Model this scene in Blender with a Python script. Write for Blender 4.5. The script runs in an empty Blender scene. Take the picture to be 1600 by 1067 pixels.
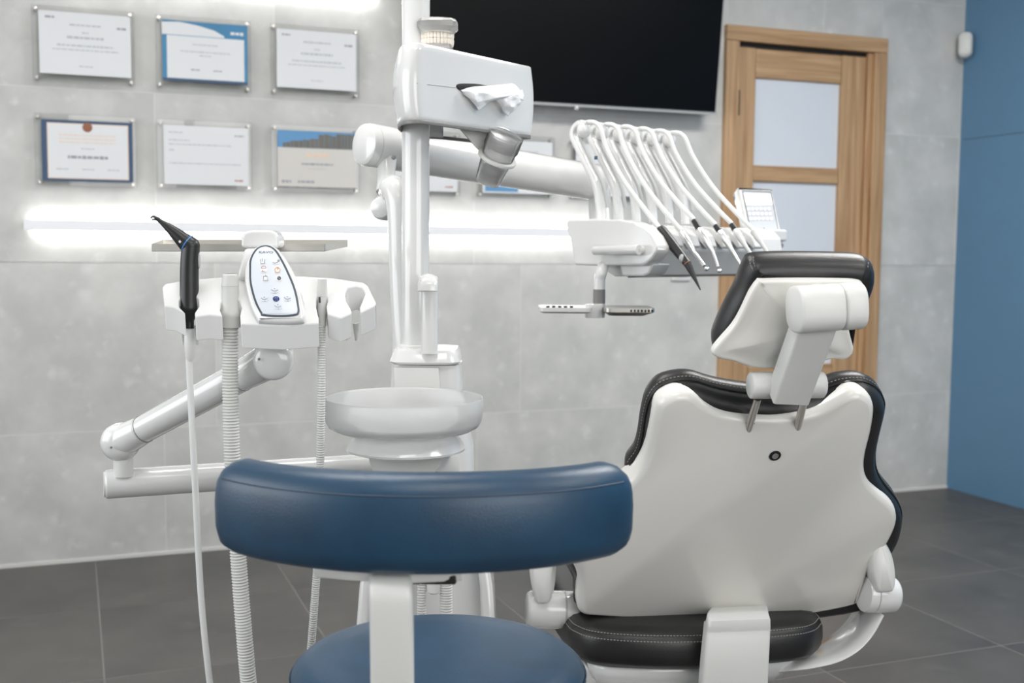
import bpy, bmesh, math, random
from mathutils import Vector, Matrix
R = math.radians
random.seed(7)
sc = bpy.context.scene
COL = sc.collection

# ------------------------------------------------------------ camera, world, lights, exposure
FPX, YAW, PITCH, ROLL, CAMZ = 1770.0, R(21.2), R(4.64), R(-0.49), 1.13
def cam_axes(y, p, r):
    cy, sy, cp, sp, cr, sr = math.cos(y), math.sin(y), math.cos(p), math.sin(p), math.cos(r), math.sin(r)
    f = Vector((sy*cp, cy*cp, -sp)); rt = Vector((cy, -sy, 0)); dn = -(rt.cross(f))
    return rt*cr + dn*sr, dn*cr - rt*sr, f
rt, dn, fw = cam_axes(YAW, PITCH, ROLL)
cam = bpy.data.cameras.new('camera'); camo = bpy.data.objects.new('camera', cam); COL.objects.link(camo)
m = Matrix((( rt.x, -dn.x, -fw.x, 0), (rt.y, -dn.y, -fw.y, 0), (rt.z, -dn.z, -fw.z, CAMZ), (0, 0, 0, 1)))
camo.matrix_world = m
cam.sensor_width = 36; cam.lens = FPX/1600*36; cam.clip_start = 0.05
cam.dof.use_dof = True; cam.dof.focus_distance = 1.85; cam.dof.aperture_fstop = 5.0
sc.camera = camo

w = bpy.data.worlds.new('world'); sc.world = w; w.use_nodes = True
w.node_tree.nodes['Background'].inputs[0].default_value = (0.75, 0.86, 1.0, 1)
w.node_tree.nodes['Background'].inputs[1].default_value = 0.6
sc.view_settings.view_transform = 'Standard'; sc.view_settings.look = 'None'
sc.view_settings.gamma = 1; sc.view_settings.use_curve_mapping = False
sc.view_settings.exposure = 0.0
try:
    sc.cycles.use_denoising = True; sc.cycles.max_bounces = 8; sc.cycles.diffuse_bounces = 4
    sc.cycles.transparent_max_bounces = 48; sc.cycles.sample_clamp_indirect = 6
    sc.cycles.caustics_reflective = False; sc.cycles.caustics_refractive = False
except Exception: pass
def area(name, loc, rot, sx, sy, e, col=(1, 1, 1)):
    l = bpy.data.lights.new(name, 'AREA'); l.shape = 'RECTANGLE'; l.size = sx; l.size_y = sy; l.energy = e; l.color = col
    o = bpy.data.objects.new(name, l); o.location = loc; o.rotation_euler = rot; COL.objects.link(o); return o
# daylight through the window in the left wall, and through the window behind the camera
area('window_daylight', (-2.16, 1.9, 1.55), (0, R(-90), 0), 1.5, 2.6, 46, (0.96, 0.98, 1.0))
area('window_daylight', (1.3, -1.56, 1.6), (R(90), 0, 0), 2.6, 1.4, 46, (1.0, 0.985, 0.96))
# ceiling light panels
LAMPS = [(0.2, 2.2), (2.6, 2.2), (0.2, 0.3), (2.6, 0.3)]
for (lx, ly) in LAMPS:
    area('ceiling_panel_light', (lx, ly, 2.765), (0, 0, 0), 1.15, 0.55, (19 if lx < 1 else 52) if ly > 1 else (10 if lx < 1 else 18), (1.0, 0.975, 0.94))

# ------------------------------------------------------------ pixel rays in the level camera frame (u right, v forward, z up)
_r, _d, _f = cam_axes(0, PITCH, ROLL)
def ray(px, py):
    a, b = (px-800)/FPX, (py-533.5)/FPX
    return _r*a + _d*b + _f
def P(px, py, v):
    r = ray(px, py); k = v/r.y
    return Vector((r.x*k, v, CAMZ + r.z*k))
def PP(px, py, o, n):
    r = ray(px, py); c = Vector((0, 0, CAMZ)); k = (o-c).dot(n)/r.dot(n)
    return c + r*k
VR = -YAW

# ------------------------------------------------------------ materials
def nodes(name):
    mt = bpy.data.materials.new(name); mt.use_nodes = True
    nt = mt.node_tree; return mt, nt, nt.nodes['Principled BSDF'], nt.nodes.new, nt.links.new
def srgb(r, g, b):
    return tuple(((c/255)/12.92 if c/255 <= .04045 else ((c/255+.055)/1.055)**2.4) for c in (r, g, b)) + (1,)
def plain(name, col, rough=.4, metal=0, coat=0, bump=0, bscale=200, var=0.03, spec=.5):
    mt, nt, b, N, L = nodes(name)
    b.inputs['Roughness'].default_value = rough; b.inputs['Metallic'].default_value = metal
    b.inputs['Coat Weight'].default_value = coat; b.inputs['Coat Roughness'].default_value = .05
    b.inputs['Specular IOR Level'].default_value = spec
    g = N('ShaderNodeNewGeometry'); n = N('ShaderNodeTexNoise'); n.inputs['Scale'].default_value = 9
    L(g.outputs['Position'], n.inputs['Vector'])
    mx = N('ShaderNodeMix'); mx.data_type = 'RGBA'
    mx.inputs[6].default_value = tuple(c*(1-var) for c in col[:3])+(1,); mx.inputs[7].default_value = tuple(min(1, c*(1+var)) for c in col[:3])+(1,)
    L(n.outputs['Fac'], mx.inputs[0]); L(mx.outputs[2], b.inputs['Base Color'])
    if bump:
        n2 = N('ShaderNodeTexNoise'); n2.inputs['Scale'].default_value = bscale; n2.inputs['Detail'].default_value = 3
        L(g.outputs['Position'], n2.inputs['Vector'])
        bp = N('ShaderNodeBump'); bp.inputs['Strength'].default_value = bump; bp.inputs['Distance'].default_value = .002
        L(n2.outputs['Fac'], bp.inputs['Height']); L(bp.outputs[0], b.inputs['Normal'])
    return mt
def leather(name, c1, c2, rough, bump=.25):
    mt, nt, b, N, L = nodes(name)
    tc = N('ShaderNodeTexCoord'); v = N('ShaderNodeTexVoronoi'); v.inputs['Scale'].default_value = 650
    n = N('ShaderNodeTexNoise'); n.inputs['Scale'].default_value = 14; n.inputs['Detail'].default_value = 4
    L(tc.outputs['Object'], v.inputs['Vector']); L(tc.outputs['Object'], n.inputs['Vector'])
    r = N('ShaderNodeValToRGB'); r.color_ramp.elements[0].color = c1; r.color_ramp.elements[1].color = c2
    r.color_ramp.elements[0].position = .3; r.color_ramp.elements[1].position = .7
    L(n.outputs['Fac'], r.inputs[0]); L(r.outputs[0], b.inputs['Base Color'])
    bp = N('ShaderNodeBump'); bp.inputs['Strength'].default_value = bump; bp.inputs['Distance'].default_value = .0006
    L(v.outputs['Distance'], bp.inputs['Height']); L(bp.outputs[0], b.inputs['Normal'])
    b.inputs['Roughness'].default_value = rough
    return mt
def stone(name, base, light, dark, scale, rough, grain=.5, tint=None, bumpy=.15):
    mt, nt, b, N, L = nodes(name)
    g = N('ShaderNodeNewGeometry'); oi = N('ShaderNodeObjectInfo')
    off = N('ShaderNodeVectorMath'); off.operation = 'MULTIPLY_ADD'
    L(oi.outputs['Random'], off.inputs[0]); off.inputs[1].default_value = (7, 5, 3); L(g.outputs['Position'], off.inputs[2])
    def noise(s, d, ro=.55):
        n = N('ShaderNodeTexNoise'); n.inputs['Scale'].default_value = s; n.inputs['Detail'].default_value = d; n.inputs['Roughness'].default_value = ro
        L(off.outputs[0], n.inputs['Vector']); return n
    n1 = noise(scale, 5); n2 = noise(scale*3.3, 3)
    v = N('ShaderNodeTexVoronoi'); v.inputs['Scale'].default_value = scale*2.2; L(off.outputs[0], v.inputs['Vector'])
    r1 = N('ShaderNodeValToRGB'); r1.color_ramp.elements[0].position = .35; r1.color_ramp.elements[1].position = .68
    r1.color_ramp.elements[0].color = dark; r1.color_ramp.elements[1].color = base; L(n1.outputs['Fac'], r1.inputs[0])
    r2 = N('ShaderNodeValToRGB'); r2.color_ramp.elements[0].position = .08; r2.color_ramp.elements[1].position = .5
    r2.color_ramp.elements[0].color = (1, 1, 1, 1); r2.color_ramp.elements[1].color = (0, 0, 0, 1); L(v.outputs['Distance'], r2.inputs[0])
    gt = N('ShaderNodeValToRGB'); gt.color_ramp.elements[0].position = .5; gt.color_ramp.elements[1].position = .62; L(n2.outputs['Fac'], gt.inputs[0])
    mu = N('ShaderNodeMath'); mu.operation = 'MULTIPLY'; L(r2.outputs[0], mu.inputs[0]); L(gt.outputs[0], mu.inputs[1])
    mu2 = N('ShaderNodeMath'); mu2.operation = 'MULTIPLY'; L(mu.outputs[0], mu2.inputs[0]); mu2.inputs[1].default_value = grain
    mx = N('ShaderNodeMix'); mx.data_type = 'RGBA'; L(mu2.outputs[0], mx.inputs[0]); L(r1.outputs[0], mx.inputs[6]); mx.inputs[7].default_value = light
    L(mx.outputs[2], b.inputs['Base Color']); b.inputs['Roughness'].default_value = rough
    bp = N('ShaderNodeBump'); bp.inputs['Strength'].default_value = bumpy; bp.inputs['Distance'].default_value = .001
    n3 = noise(120, 3); L(n3.outputs['Fac'], bp.inputs['Height']); L(bp.outputs[0], b.inputs['Normal'])
    return mt
def wood(name, vertical):
    mt, nt, b, N, L = nodes(name)
    g = N('ShaderNodeNewGeometry'); oi = N('ShaderNodeObjectInfo')
    off = N('ShaderNodeVectorMath'); off.operation = 'MULTIPLY_ADD'; L(oi.outputs['Random'], off.inputs[0]); off.inputs[1].default_value = (3, 3, 3); L(g.outputs['Position'], off.inputs[2])
    mp = N('ShaderNodeMapping'); mp.inputs['Scale'].default_value = (34, 20, 1.3) if vertical else (1.3, 20, 34)
    L(off.outputs[0], mp.inputs['Vector'])
    n = N('ShaderNodeTexNoise'); n.inputs['Scale'].default_value = 1.6; n.inputs['Detail'].default_value = 6; n.inputs['Distortion'].default_value = .6
    L(mp.outputs[0], n.inputs['Vector'])
    r = N('ShaderNodeValToRGB'); r.color_ramp.elements[0].position = .3; r.color_ramp.elements[1].position = .72
    r.color_ramp.elements[0].color = srgb(160, 124, 88); r.color_ramp.elements[1].color = srgb(202, 167, 128)
    L(n.outputs['Fac'], r.inputs[0]); L(r.outputs[0], b.inputs['Base Color']); b.inputs['Roughness'].default_value = .42
    bp = N('ShaderNodeBump'); bp.inputs['Strength'].default_value = .12; bp.inputs['Distance'].default_value = .001
    L(n.outputs['Fac'], bp.inputs['Height']); L(bp.outputs[0], b.inputs['Normal'])
    return mt
def emit(name, col, s):
    mt, nt, b, N, L = nodes(name); b.inputs['Emission Color'].default_value = col; b.inputs['Emission Strength'].default_value = s
    b.inputs['Base Color'].default_value = (.8, .8, .8, 1); return mt
def clear(name, tint=(.97, .98, .98, 1), gloss=1.45, body=0.0, rough=.02, bodycol=(.9, .9, .9, 1)):
    mt = bpy.data.materials.new(name); mt.use_nodes = True; nt = mt.node_tree; N = nt.nodes.new; L = nt.links.new
    nt.nodes.remove(nt.nodes['Principled BSDF']); out = nt.nodes['Material Output']
    t = N('ShaderNodeBsdfTransparent'); t.inputs[0].default_value = tint
    g = N('ShaderNodeBsdfGlossy'); g.inputs['Roughness'].default_value = rough
    fr = N('ShaderNodeFresnel'); fr.inputs['IOR'].default_value = gloss
    last = t.outputs[0]
    if body:
        d = N('ShaderNodeBsdfDiffuse'); d.inputs[0].default_value = bodycol
        tr = N('ShaderNodeBsdfTranslucent'); tr.inputs[0].default_value = bodycol
        a = N('ShaderNodeMixShader'); a.inputs[0].default_value = .38; L(d.outputs[0], a.inputs[1]); L(tr.outputs[0], a.inputs[2])
        b2 = N('ShaderNodeMixShader'); b2.inputs[0].default_value = body; L(last, b2.inputs[1]); L(a.outputs[0], b2.inputs[2]); last = b2.outputs[0]
    mx = N('ShaderNodeMixShader'); L(fr.outputs[0], mx.inputs[0]); L(last, mx.inputs[1]); L(g.outputs[0], mx.inputs[2])
    L(mx.outputs[0], out.inputs[0]); return mt
WHITE = plain('white_gloss_plastic', srgb(220, 220, 219), .16, coat=.5, var=.01)
WHITE2 = plain('white_satin_plastic', srgb(216, 216, 213), .38, var=.015, bump=.05)
SHELL = plain('white_shell_lacquer', srgb(228, 226, 221), .3, coat=.35, var=.01)
GREY = plain('grey_plastic', srgb(126, 125, 123), .4)
MID = plain('light_grey_plastic', srgb(175, 176, 176), .4)
INKT = plain('lettering_ink', srgb(110, 116, 126), .6)
SLATE = plain('slate_ring_print', srgb(70, 78, 88), .4)
HOSE = plain('hose_rubber', srgb(208, 208, 204), .5, var=.02)
HOSEW = plain('hose_white_rubber', srgb(222, 223, 222), .45, var=.02)
BLACK = plain('black_plastic', srgb(30, 30, 31), .38, bump=.08, bscale=500)
DARK = plain('dark_gap', srgb(14, 14, 15), .6)
STEEL = plain('brushed_steel', srgb(225, 222, 215), .36, metal=1, bump=.03, bscale=700)
CHROME = plain('chrome', srgb(215, 215, 215), .12, metal=1)
RODM = plain('dark_steel_rod', srgb(205, 201, 195), .3, metal=1)
LEATH = leather('black_leather', srgb(24, 24, 25), srgb(34, 33, 33), .36)
BLUEL = leather('blue_leather', srgb(26, 56, 80), srgb(32, 66, 92), .36)
THREAD = plain('grey_thread', srgb(150, 146, 140), .8)
DTHREAD = plain('blue_thread', srgb(30, 52, 76), .5)
WALLM = stone('grey_stone_tile', srgb(208, 207, 204), srgb(228, 228, 226), srgb(190, 190, 187), 6.0, .5, .42)
FLOORM = stone('dark_floor_tile', srgb(88, 86, 83), srgb(106, 104, 100), srgb(72, 71, 69), 3.2, .42, .35)
GROUT = plain('light_grout', srgb(214, 213, 209), .8)
FGROUT = plain('floor_grout', srgb(122, 119, 115), .8)
BLUEW = plain('blue_wall_finish', srgb(92, 132, 164), .55, var=.03, bump=.1, bscale=60)
CEILM = plain('white_ceiling_paint', srgb(228, 228, 226), .8)
WOODV, WOODH = wood('oak_upright_grain', True), wood('oak_level_grain', False)
FROST = plain('frosted_door_glass', srgb(216, 221, 229), .45, var=.02)
PAPER = plain('paper', srgb(228, 229, 231), .7, var=.01)
PAPERB = plain('printed_blue', srgb(62, 130, 172), .5, var=.15)
PAPERN = plain('printed_navy', srgb(62, 86, 116), .6)
PAPERC = plain('printed_cream', srgb(214, 210, 204), .6)
INK = plain('grey_ink', srgb(188, 191, 197), .7)
TXT = plain('pale_text_ink', srgb(158, 162, 170), .7)
INKD = plain('dark_ink', srgb(80, 84, 96), .7)
INKO = plain('orange_ink', srgb(226, 160, 104), .7)
INKP = plain('pale_orange_ink', srgb(234, 208, 186), .7)
INKR = plain('red_ink', srgb(176, 92, 92), .7)
INKB = plain('navy_ink', srgb(24, 48, 112), .5)
INKS = plain('sky_blue_ink', srgb(96, 150, 196), .5)
BROWN = plain('brown_seal', srgb(150, 98, 70), .6)
ACRYL = clear('clear_acrylic', (.965, .97, .968, 1), 1.4)
RESIN = clear('clear_resin', (.97, .97, .965, 1), 1.35, body=.3, rough=.05, bodycol=(.93, .92, .9, 1))
CUPM = clear('milky_cup_plastic', (1, 1, 1, 1), 1.1, body=.045, rough=.15, bodycol=(.97, .97, .97, 1))
BOWLM = clear('frosted_bowl_glass', (.95, .96, .965, 1), 1.3, body=.7, rough=.22, bodycol=(1, 1, 1, 1))
TVM = plain('tv_screen', srgb(8, 9, 11), .32, spec=.12)
COVERM = plain('bar_cover_lacquer', srgb(246, 246, 250), .4, var=.005)
SILV = plain('satin_silver', srgb(232, 232, 232), .24, metal=.85)
TOOTH = plain('model_tooth', srgb(226, 218, 206), .3)
TISSUE = plain('tissue_paper', srgb(240, 241, 243), .9)
KEYM = plain('pale_key', srgb(226, 227, 229), .4)
LCD = emit('lit_display', (1, .97, .9, 1), .55)
PADM = plain('pad_foil', srgb(212, 217, 224), .28, var=.01)
LED = emit('led_diffuser', (1, .985, .96, 1), 11.0)
PANELL = emit('lamp_diffuser', (1, .99, .97, 1), 3.0)
DFACE = plain('display_face', srgb(186, 191, 198), .4)
BLUED = plain('handpiece_blue_ring', srgb(70, 130, 190), .3)

# ------------------------------------------------------------ mesh helpers
class MB:
    def __init__(s): s.v = []; s.f = []
    def add(s, vs, fs):
        o = len(s.v); s.v += [Vector(v) for v in vs]; s.f += [tuple(i+o for i in f) for f in fs]; return s
    def loft(s, rings, c0=True, c1=True, closed=True):
        n = len(rings[0]); vs = [p for r in rings for p in r]; fs = []
        for i in range(len(rings)-1):
            for j in range(n if closed else n-1):
                k = (j+1) % n; fs.append((i*n+j, i*n+k, (i+1)*n+k, (i+1)*n+j))
        if c0: fs.append(tuple(range(n-1, -1, -1)))
        if c1: fs.append(tuple((len(rings)-1)*n+j for j in range(n)))
        return s.add(vs, fs)
    def box(s, c, size, ax=None):
        c = Vector(c); X, Y, Z = ax or (Vector((1, 0, 0)), Vector((0, 1, 0)), Vector((0, 0, 1)))
        a, b, d = size[0]/2, size[1]/2, size[2]/2
        vs = [c + X*(i*a) + Y*(j*b) + Z*(k*d) for k in (-1, 1) for (i, j) in ((-1, -1), (1, -1), (1, 1), (-1, 1))]
        return s.add(vs, [(3, 2, 1, 0), (4, 5, 6, 7), (0, 1, 5, 4), (1, 2, 6, 5), (2, 3, 7, 6), (3, 0, 4, 7)])
    def tube(s, pts, r, n=16, sec=None, up=None, caps=True):
        pts = [Vector(p) for p in pts]; N = len(pts)
        rs = r if isinstance(r, (list, tuple)) else [r]*N
        sec = sec or [(math.cos(2*math.pi*i/n), math.sin(2*math.pi*i/n)) for i in range(n)]
        T = []
        for i in range(N):
            t = (pts[min(i+1, N-1)]-pts[max(i-1, 0)]); T.append(t.normalized() if t.length > 1e-9 else (T[-1] if T else Vector((0, 0, 1))))
        u = Vector(up) if up else (Vector((0, 0, 1)) if abs(T[0].z) < .9 else Vector((1, 0, 0)))
        rings = []
        for i in range(N):
            if up: u = Vector(up)
            X = (u - T[i]*u.dot(T[i])).normalized(); Y = T[i].cross(X); u = X
            rings.append([pts[i] + (X*a + Y*b)*rs[i] for a, b in sec])
        return s.loft(rings, caps, caps)
    def lathe(s, prof, c, axis=(0, 0, 1), n=36, caps=True):
        c = Vector(c); A = Vector(axis).normalized()
        X = A.orthogonal().normalized(); Y = A.cross(X)
        rings = [[c + A*h + (X*math.cos(2*math.pi*i/n)+Y*math.sin(2*math.pi*i/n))*max(r, 1e-5) for i in range(n)] for r, h in prof]
        return s.loft(rings, caps, caps)
    def ball(s, c, r, n=20, k=10, sq=(1, 1, 1)):
        rings = []
        for i in range(k+1):
            a = -math.pi/2 + math.pi*i/k; rr = max(math.cos(a), 1e-4)
            rings.append([Vector(c)+Vector((math.cos(2*math.pi*j/n)*rr*r*sq[0], math.sin(2*math.pi*j/n)*rr*r*sq[1], math.sin(a)*r*sq[2])) for j in range(n)])
        return s.loft(rings)
    def puff(s, pts, n, layers, c0=True, c1=True):
        """closed outline pts on a plane with normal n; layers = (inset, offset along n)"""
        n = Vector(n).normalized(); N = len(pts); pts = [Vector(p) for p in pts]
        area = sum((pts[i]-pts[0]).cross(pts[(i+1) % N]-pts[0]).dot(n) for i in range(N))
        sg = 1 if area > 0 else -1; out = []
        for i in range(N):
            t = (pts[(i+1) % N]-pts[i-1]).normalized(); out.append(t.cross(n)*sg)
        rings = []
        for ins, off in layers: rings.append([pts[i]-out[i]*ins + n*off for i in range(N)])
        return s.loft(rings, c0, c1)
    def dome(s, pts, n, layers, tail):
        """puff, then shrink the last ring towards its centre: tail = (fraction, offset)"""
        n = Vector(n).normalized(); N = len(pts); pts = [Vector(p) for p in pts]; c = sum(pts, Vector())/N
        s.puff(pts, n, layers, True, False); ins, off = layers[-1]
        last = s.v[-N:]; o = len(s.v)
        rings = [[q-n*0 for q in last]] + [[q.lerp(c+n*off, f)+n*(h-off) for q in last] for f, h in tail]
        return s.loft(rings, False, True)
    def prism(s, pts, d):
        pts = [Vector(p) for p in pts]; return s.loft([pts, [p+Vector(d) for p in pts]])
def spline(pts, per=6, closed=False):
    pts = [Vector(p) for p in pts]; N = len(pts); out = []
    rng = range(N) if closed else range(N-1)
    for i in rng:
        p1, p2 = pts[i], pts[(i+1) % N]
        p0 = pts[i-1] if (closed or i > 0) else p1*2-p2
        p3 = pts[(i+2) % N] if (closed or i+2 < N) else p2*2-p1
        for k in range(per):
            t = k/per
            out.append(.5*((2*p1)+(p2-p0)*t+(2*p0-5*p1+4*p2-p3)*t*t+(3*p1-p0-3*p2+p3)*t**3))
    if not closed: out.append(pts[-1])
    return out
def resample(pts, step):
    L = [0]
    for i in range(1, len(pts)): L.append(L[-1]+(pts[i]-pts[i-1]).length)
    n = max(2, int(L[-1]/step)); out = []; j = 0
    for k in range(n+1):
        d = L[-1]*k/n
        while j < len(L)-2 and L[j+1] < d: j += 1
        f = (d-L[j])/max(L[j+1]-L[j], 1e-9); out.append(pts[j].lerp(pts[j+1], min(1, f)))
    return out
def rrect(w, h, r, n=4):
    out = []
    for cx, cy, a0 in ((w/2-r, h/2-r, 0), (-w/2+r, h/2-r, 90), (-w/2+r, -h/2+r, 180), (w/2-r, -h/2+r, 270)):
        for k in range(n+1): a = R(a0+90*k/n); out.append((cx+r*math.cos(a), cy+r*math.sin(a)))
    return out
# frames: V = level camera frame (meshes are given in it), W = room frame
class Thing:
    def __init__(s, name, label, cat, base, frame='V', group=None, kind=None):
        s.base = Vector(base); s.fr = frame
        o = bpy.data.objects.new(name, None); COL.objects.link(o); s.o = o; s.place(o)
        o.empty_display_size = .05
        if label: o['label'] = label
        if cat: o['category'] = cat
        if group: o['group'] = group
        if kind: o['kind'] = kind
    def place(s, o):
        if s.fr == 'V':
            x, y = s.base.x, s.base.y; c, sn = math.cos(VR), math.sin(VR)
            o.location = (x*c-y*sn, x*sn+y*c, s.base.z); o.rotation_euler = (0, 0, VR)
        else: o.location = s.base
    def part(s, name, mb, mat, parent=None, bev=0, seg=3, label=None, kind=None, flat=False, ang=38, sub=0):
        o = mk(name, mb, mat, s.base, bev, seg, flat, ang, sub); o.parent = parent or s.o
        if label: o['label'] = label
        if kind: o['kind'] = kind
        return o
def mk(name, mb, mat, base, bev=0, seg=3, flat=False, ang=38, sub=0):
    me = bpy.data.meshes.new(name); me.from_pydata([v-base for v in mb.v], [], mb.f); me.update()
    bm = bmesh.new(); bm.from_mesh(me); bmesh.ops.recalc_face_normals(bm, faces=bm.faces); bm.to_mesh(me); bm.free()
    if not flat:
        me.shade_smooth()
        if not bev: me.set_sharp_from_angle(angle=R(ang))
    me.materials.append(mat)
    o = bpy.data.objects.new(name, me); COL.objects.link(o)
    if bev:
        b = o.modifiers.new('bevel', 'BEVEL'); b.width = bev; b.segments = seg; b.limit_method = 'ANGLE'; b.angle_limit = R(30); b.harden_normals = True
    if sub:
        b = o.modifiers.new('subdivision', 'SUBSURF'); b.levels = sub; b.render_levels = sub
    return o
def single(name, label, cat, base, mb, mat, frame='V', group=None, kind=None, **k):
    t = Thing.__new__(Thing); t.base = Vector(base); t.fr = frame
    o = mk(name, mb, mat, t.base, **k); t.o = o; t.place(o)
    if label: o['label'] = label
    if cat: o['category'] = cat
    if group: o['group'] = group
    if kind: o['kind'] = kind
    return t
def text_mb(s, size, origin, X, Y, depth=.0003):
    Y = Y.normalized(); cu = bpy.data.curves.new('t', 'FONT'); cu.body = s; cu.size = size; cu.align_x = 'CENTER'; cu.align_y = 'CENTER'; cu.extrude = depth; cu.resolution_u = 2
    o = bpy.data.objects.new('t', cu); COL.objects.link(o); dg = bpy.context.evaluated_depsgraph_get()
    me = bpy.data.meshes.new_from_object(o.evaluated_get(dg)); Z = X.cross(Y)
    mb = MB(); mb.add([origin + X*v.co.x + Y*v.co.y + Z*v.co.z for v in me.vertices], [tuple(p.vertices) for p in me.polygons])
    bpy.data.objects.remove(o); bpy.data.meshes.remove(me); bpy.data.curves.remove(cu); return mb

# ------------------------------------------------------------ ROOM
X0, X1, Y0, Y1, ZC = -2.2, 3.92, -1.6, 4.29, 2.8
WT = .012                                       # tile thickness
def wbox(x0, x1, y0, y1, z0, z1, mb=None): return (mb or MB()).box(((x0+x1)/2, (y0+y1)/2, (z0+z1)/2), (x1-x0, y1-y0, z1-z0))
fl = single('floor', None, None, (0, 0, 0), wbox(X0-.1, X1+.1, Y0-.1, Y1+.1, -.1, -.0007), FGROUT, 'W', kind='structure', flat=True)
TS = .607; xs = [.055+TS*k for k in range(-4, 8)]; ys = [2.468+.611*k for k in range(-7, 4)]
for i in range(len(xs)):
    for j in range(len(ys)):
        a0, a1 = max(xs[i]+.0027, X0), min(xs[i]+TS-.0027, X1); b0, b1 = max(ys[j]+.0027, Y0), min(ys[j]+.611-.0027, Y1-WT)
        if a1-a0 > .01 and b1-b0 > .01:
            fl.part('tile', wbox(a0, a1, b0, b1, -.006, 0), FLOORM, flat=True)
DX0, DX1, DZ1 = 2.640, 3.450, 2.085             # door hole in the back wall
wb = single('wall_back', None, None, (0, 0, 0), MB(), GROUT, 'W', kind='structure', flat=True)
mb = MB(); wbox(X0-.1, DX0, Y1-.0115, Y1+.1, 0, ZC, mb); wbox(DX1, X1+.1, Y1-.0115, Y1+.1, 0, ZC, mb); wbox(DX0, DX1, Y1-.0115, Y1+.1, DZ1, ZC, mb)
wb.o.data.from_pydata(mb.v, [], mb.f)
rows = [(-.135, 1.512), (.47, 2.099-.4), (1.07, .281+.005), (1.675, 1.512-.8), (2.28, 1.9)]
for z0, xr in rows:
    za, zb = max(z0, 0)+.0012, min(z0+.6025, ZC)
    for k in range(-4, 4):
        a = xr+1.21*k; b = a+1.2065
        a, b = max(a, X0), min(b, X1)
        if b-a < .02: continue
        pieces = [(a, b, za, zb)]
        if b > DX0 and a < DX1 and za < DZ1:
            pieces = []
            if a < DX0: pieces.append((a, DX0, za, zb))
            if b > DX1: pieces.append((DX1, b, za, zb))
            if zb > DZ1: pieces.append((max(a, DX0), min(b, DX1), DZ1, zb))
        for (p, q, r_, t_) in pieces:
            if q-p > .01: wb.part('tile', wbox(p, q, Y1-WT, Y1-.002, r_, t_), WALLM, flat=True)
single('trim_1', None, None, (0, 0, 0), wbox(X0, DX0-.01, Y1-WT-.006, Y1-WT+.001, 0, .012), GROUT, 'W', kind='structure', flat=True)
single('trim_2', None, None, (0, 0, 0), wbox(DX1+.02, X1, Y1-WT-.006, Y1-WT+.001, 0, .012), GROUT, 'W', kind='structure', flat=True)
wr = single('wall_right', None, None, (0, 0, 0), wbox(X1+.004, X1+.1, Y0-.1, Y1+.1, 0, ZC), DARK, 'W', kind='structure', flat=True)
for za, zb in ((0, 1.6625), (1.6645, ZC)):
    for ya in (Y0, 1.29, ):
        yb = 1.288 if ya == Y0 else Y1-WT
        wr.part('panel', wbox(X1, X1+.006, ya, yb, za, zb), BLUEW, flat=True)
single('ceiling', None, None, (0, 0, 0), wbox(X0-.1, X1+.1, Y0-.1, Y1+.1, ZC, ZC+.1), CEILM, 'W', kind='structure', flat=True)
# left wall with a wide window opening, and wall behind the camera with another
wl = MB(); wbox(X0-.1, X0, Y0-.1, .5, 0, ZC, wl); wbox(X0-.1, X0, 3.3, Y1+.1, 0, ZC, wl); wbox(X0-.1, X0, .5, 3.3, 0, .75, wl); wbox(X0-.1, X0, .5, 3.3, 2.4, ZC, wl)
single('wall_left', None, None, (0, 0, 0), wl, CEILM, 'W', kind='structure', flat=True)
wf = MB(); wbox(X0-.1, -.1, Y0-.1, Y0, 0, ZC, wf); wbox(2.7, X1+.1, Y0-.1, Y0, 0, ZC, wf); wbox(-.1, 2.7, Y0-.1, Y0, 0, .85, wf); wbox(-.1, 2.7, Y0-.1, Y0, 2.35, ZC, wf)
single('wall_front', None, None, (0, 0, 0), wf, CEILM, 'W', kind='structure', flat=True)
def window(nm, horiz, a0, a1, z0, z1, pos):
    t = Thing(nm, None, None, (0, 0, 0), 'W', kind='structure')
    def bb(p, q, za, zb, mat, n, d=.05):
        t.part(n, wbox(pos-d/2, pos+d/2, p, q, za, zb) if not horiz else wbox(p, q, pos-d/2, pos+d/2, za, zb), mat, flat=True)
    for (p, q, za, zb) in ((a0, a0+.05, z0, z1), (a1-.05, a1, z0, z1), (a0+.05, a1-.05, z0, z0+.05), (a0+.05, a1-.05, z1-.05, z1), ((a0+a1)/2-.025, (a0+a1)/2+.025, z0+.05, z1-.05)):
        bb(p, q, za, zb, WHITE2, 'frame')
    for (p, q) in ((a0+.05, (a0+a1)/2-.025), ((a0+a1)/2+.025, a1-.05)): bb(p, q, z0+.05, z1-.05, ACRYL, 'pane', .006)
window('window_1', False, .5, 3.3, .75, 2.4, X0-.06)
window('window_2', True, -.1, 2.7, .85, 2.35, Y0-.06)
for i, (lx, ly) in enumerate(LAMPS):
    t = Thing('ceiling_lamp', ['flat white ceiling light panel above the dental unit', 'flat white ceiling light panel before the oak door', 'flat white ceiling light panel above the left of the camera', 'flat white ceiling light panel above the right of the camera'][i], 'lamp', (lx, ly, 2.8), 'W', 'ceiling light panels')
    f = MB()
    for (cx, cy, sx, sy) in ((0, .3, 1.26, .03), (0, -.3, 1.26, .03), (.615, 0, .03, .57), (-.615, 0, .03, .57)): f.box((lx+cx, ly+cy, 2.785), (sx, sy, .03))
    t.part('frame', f, WHITE2, flat=True); t.part('diffuser', MB().box((lx, ly, 2.79), (1.2, .57, .015)), PANELL, flat=True)

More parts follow.
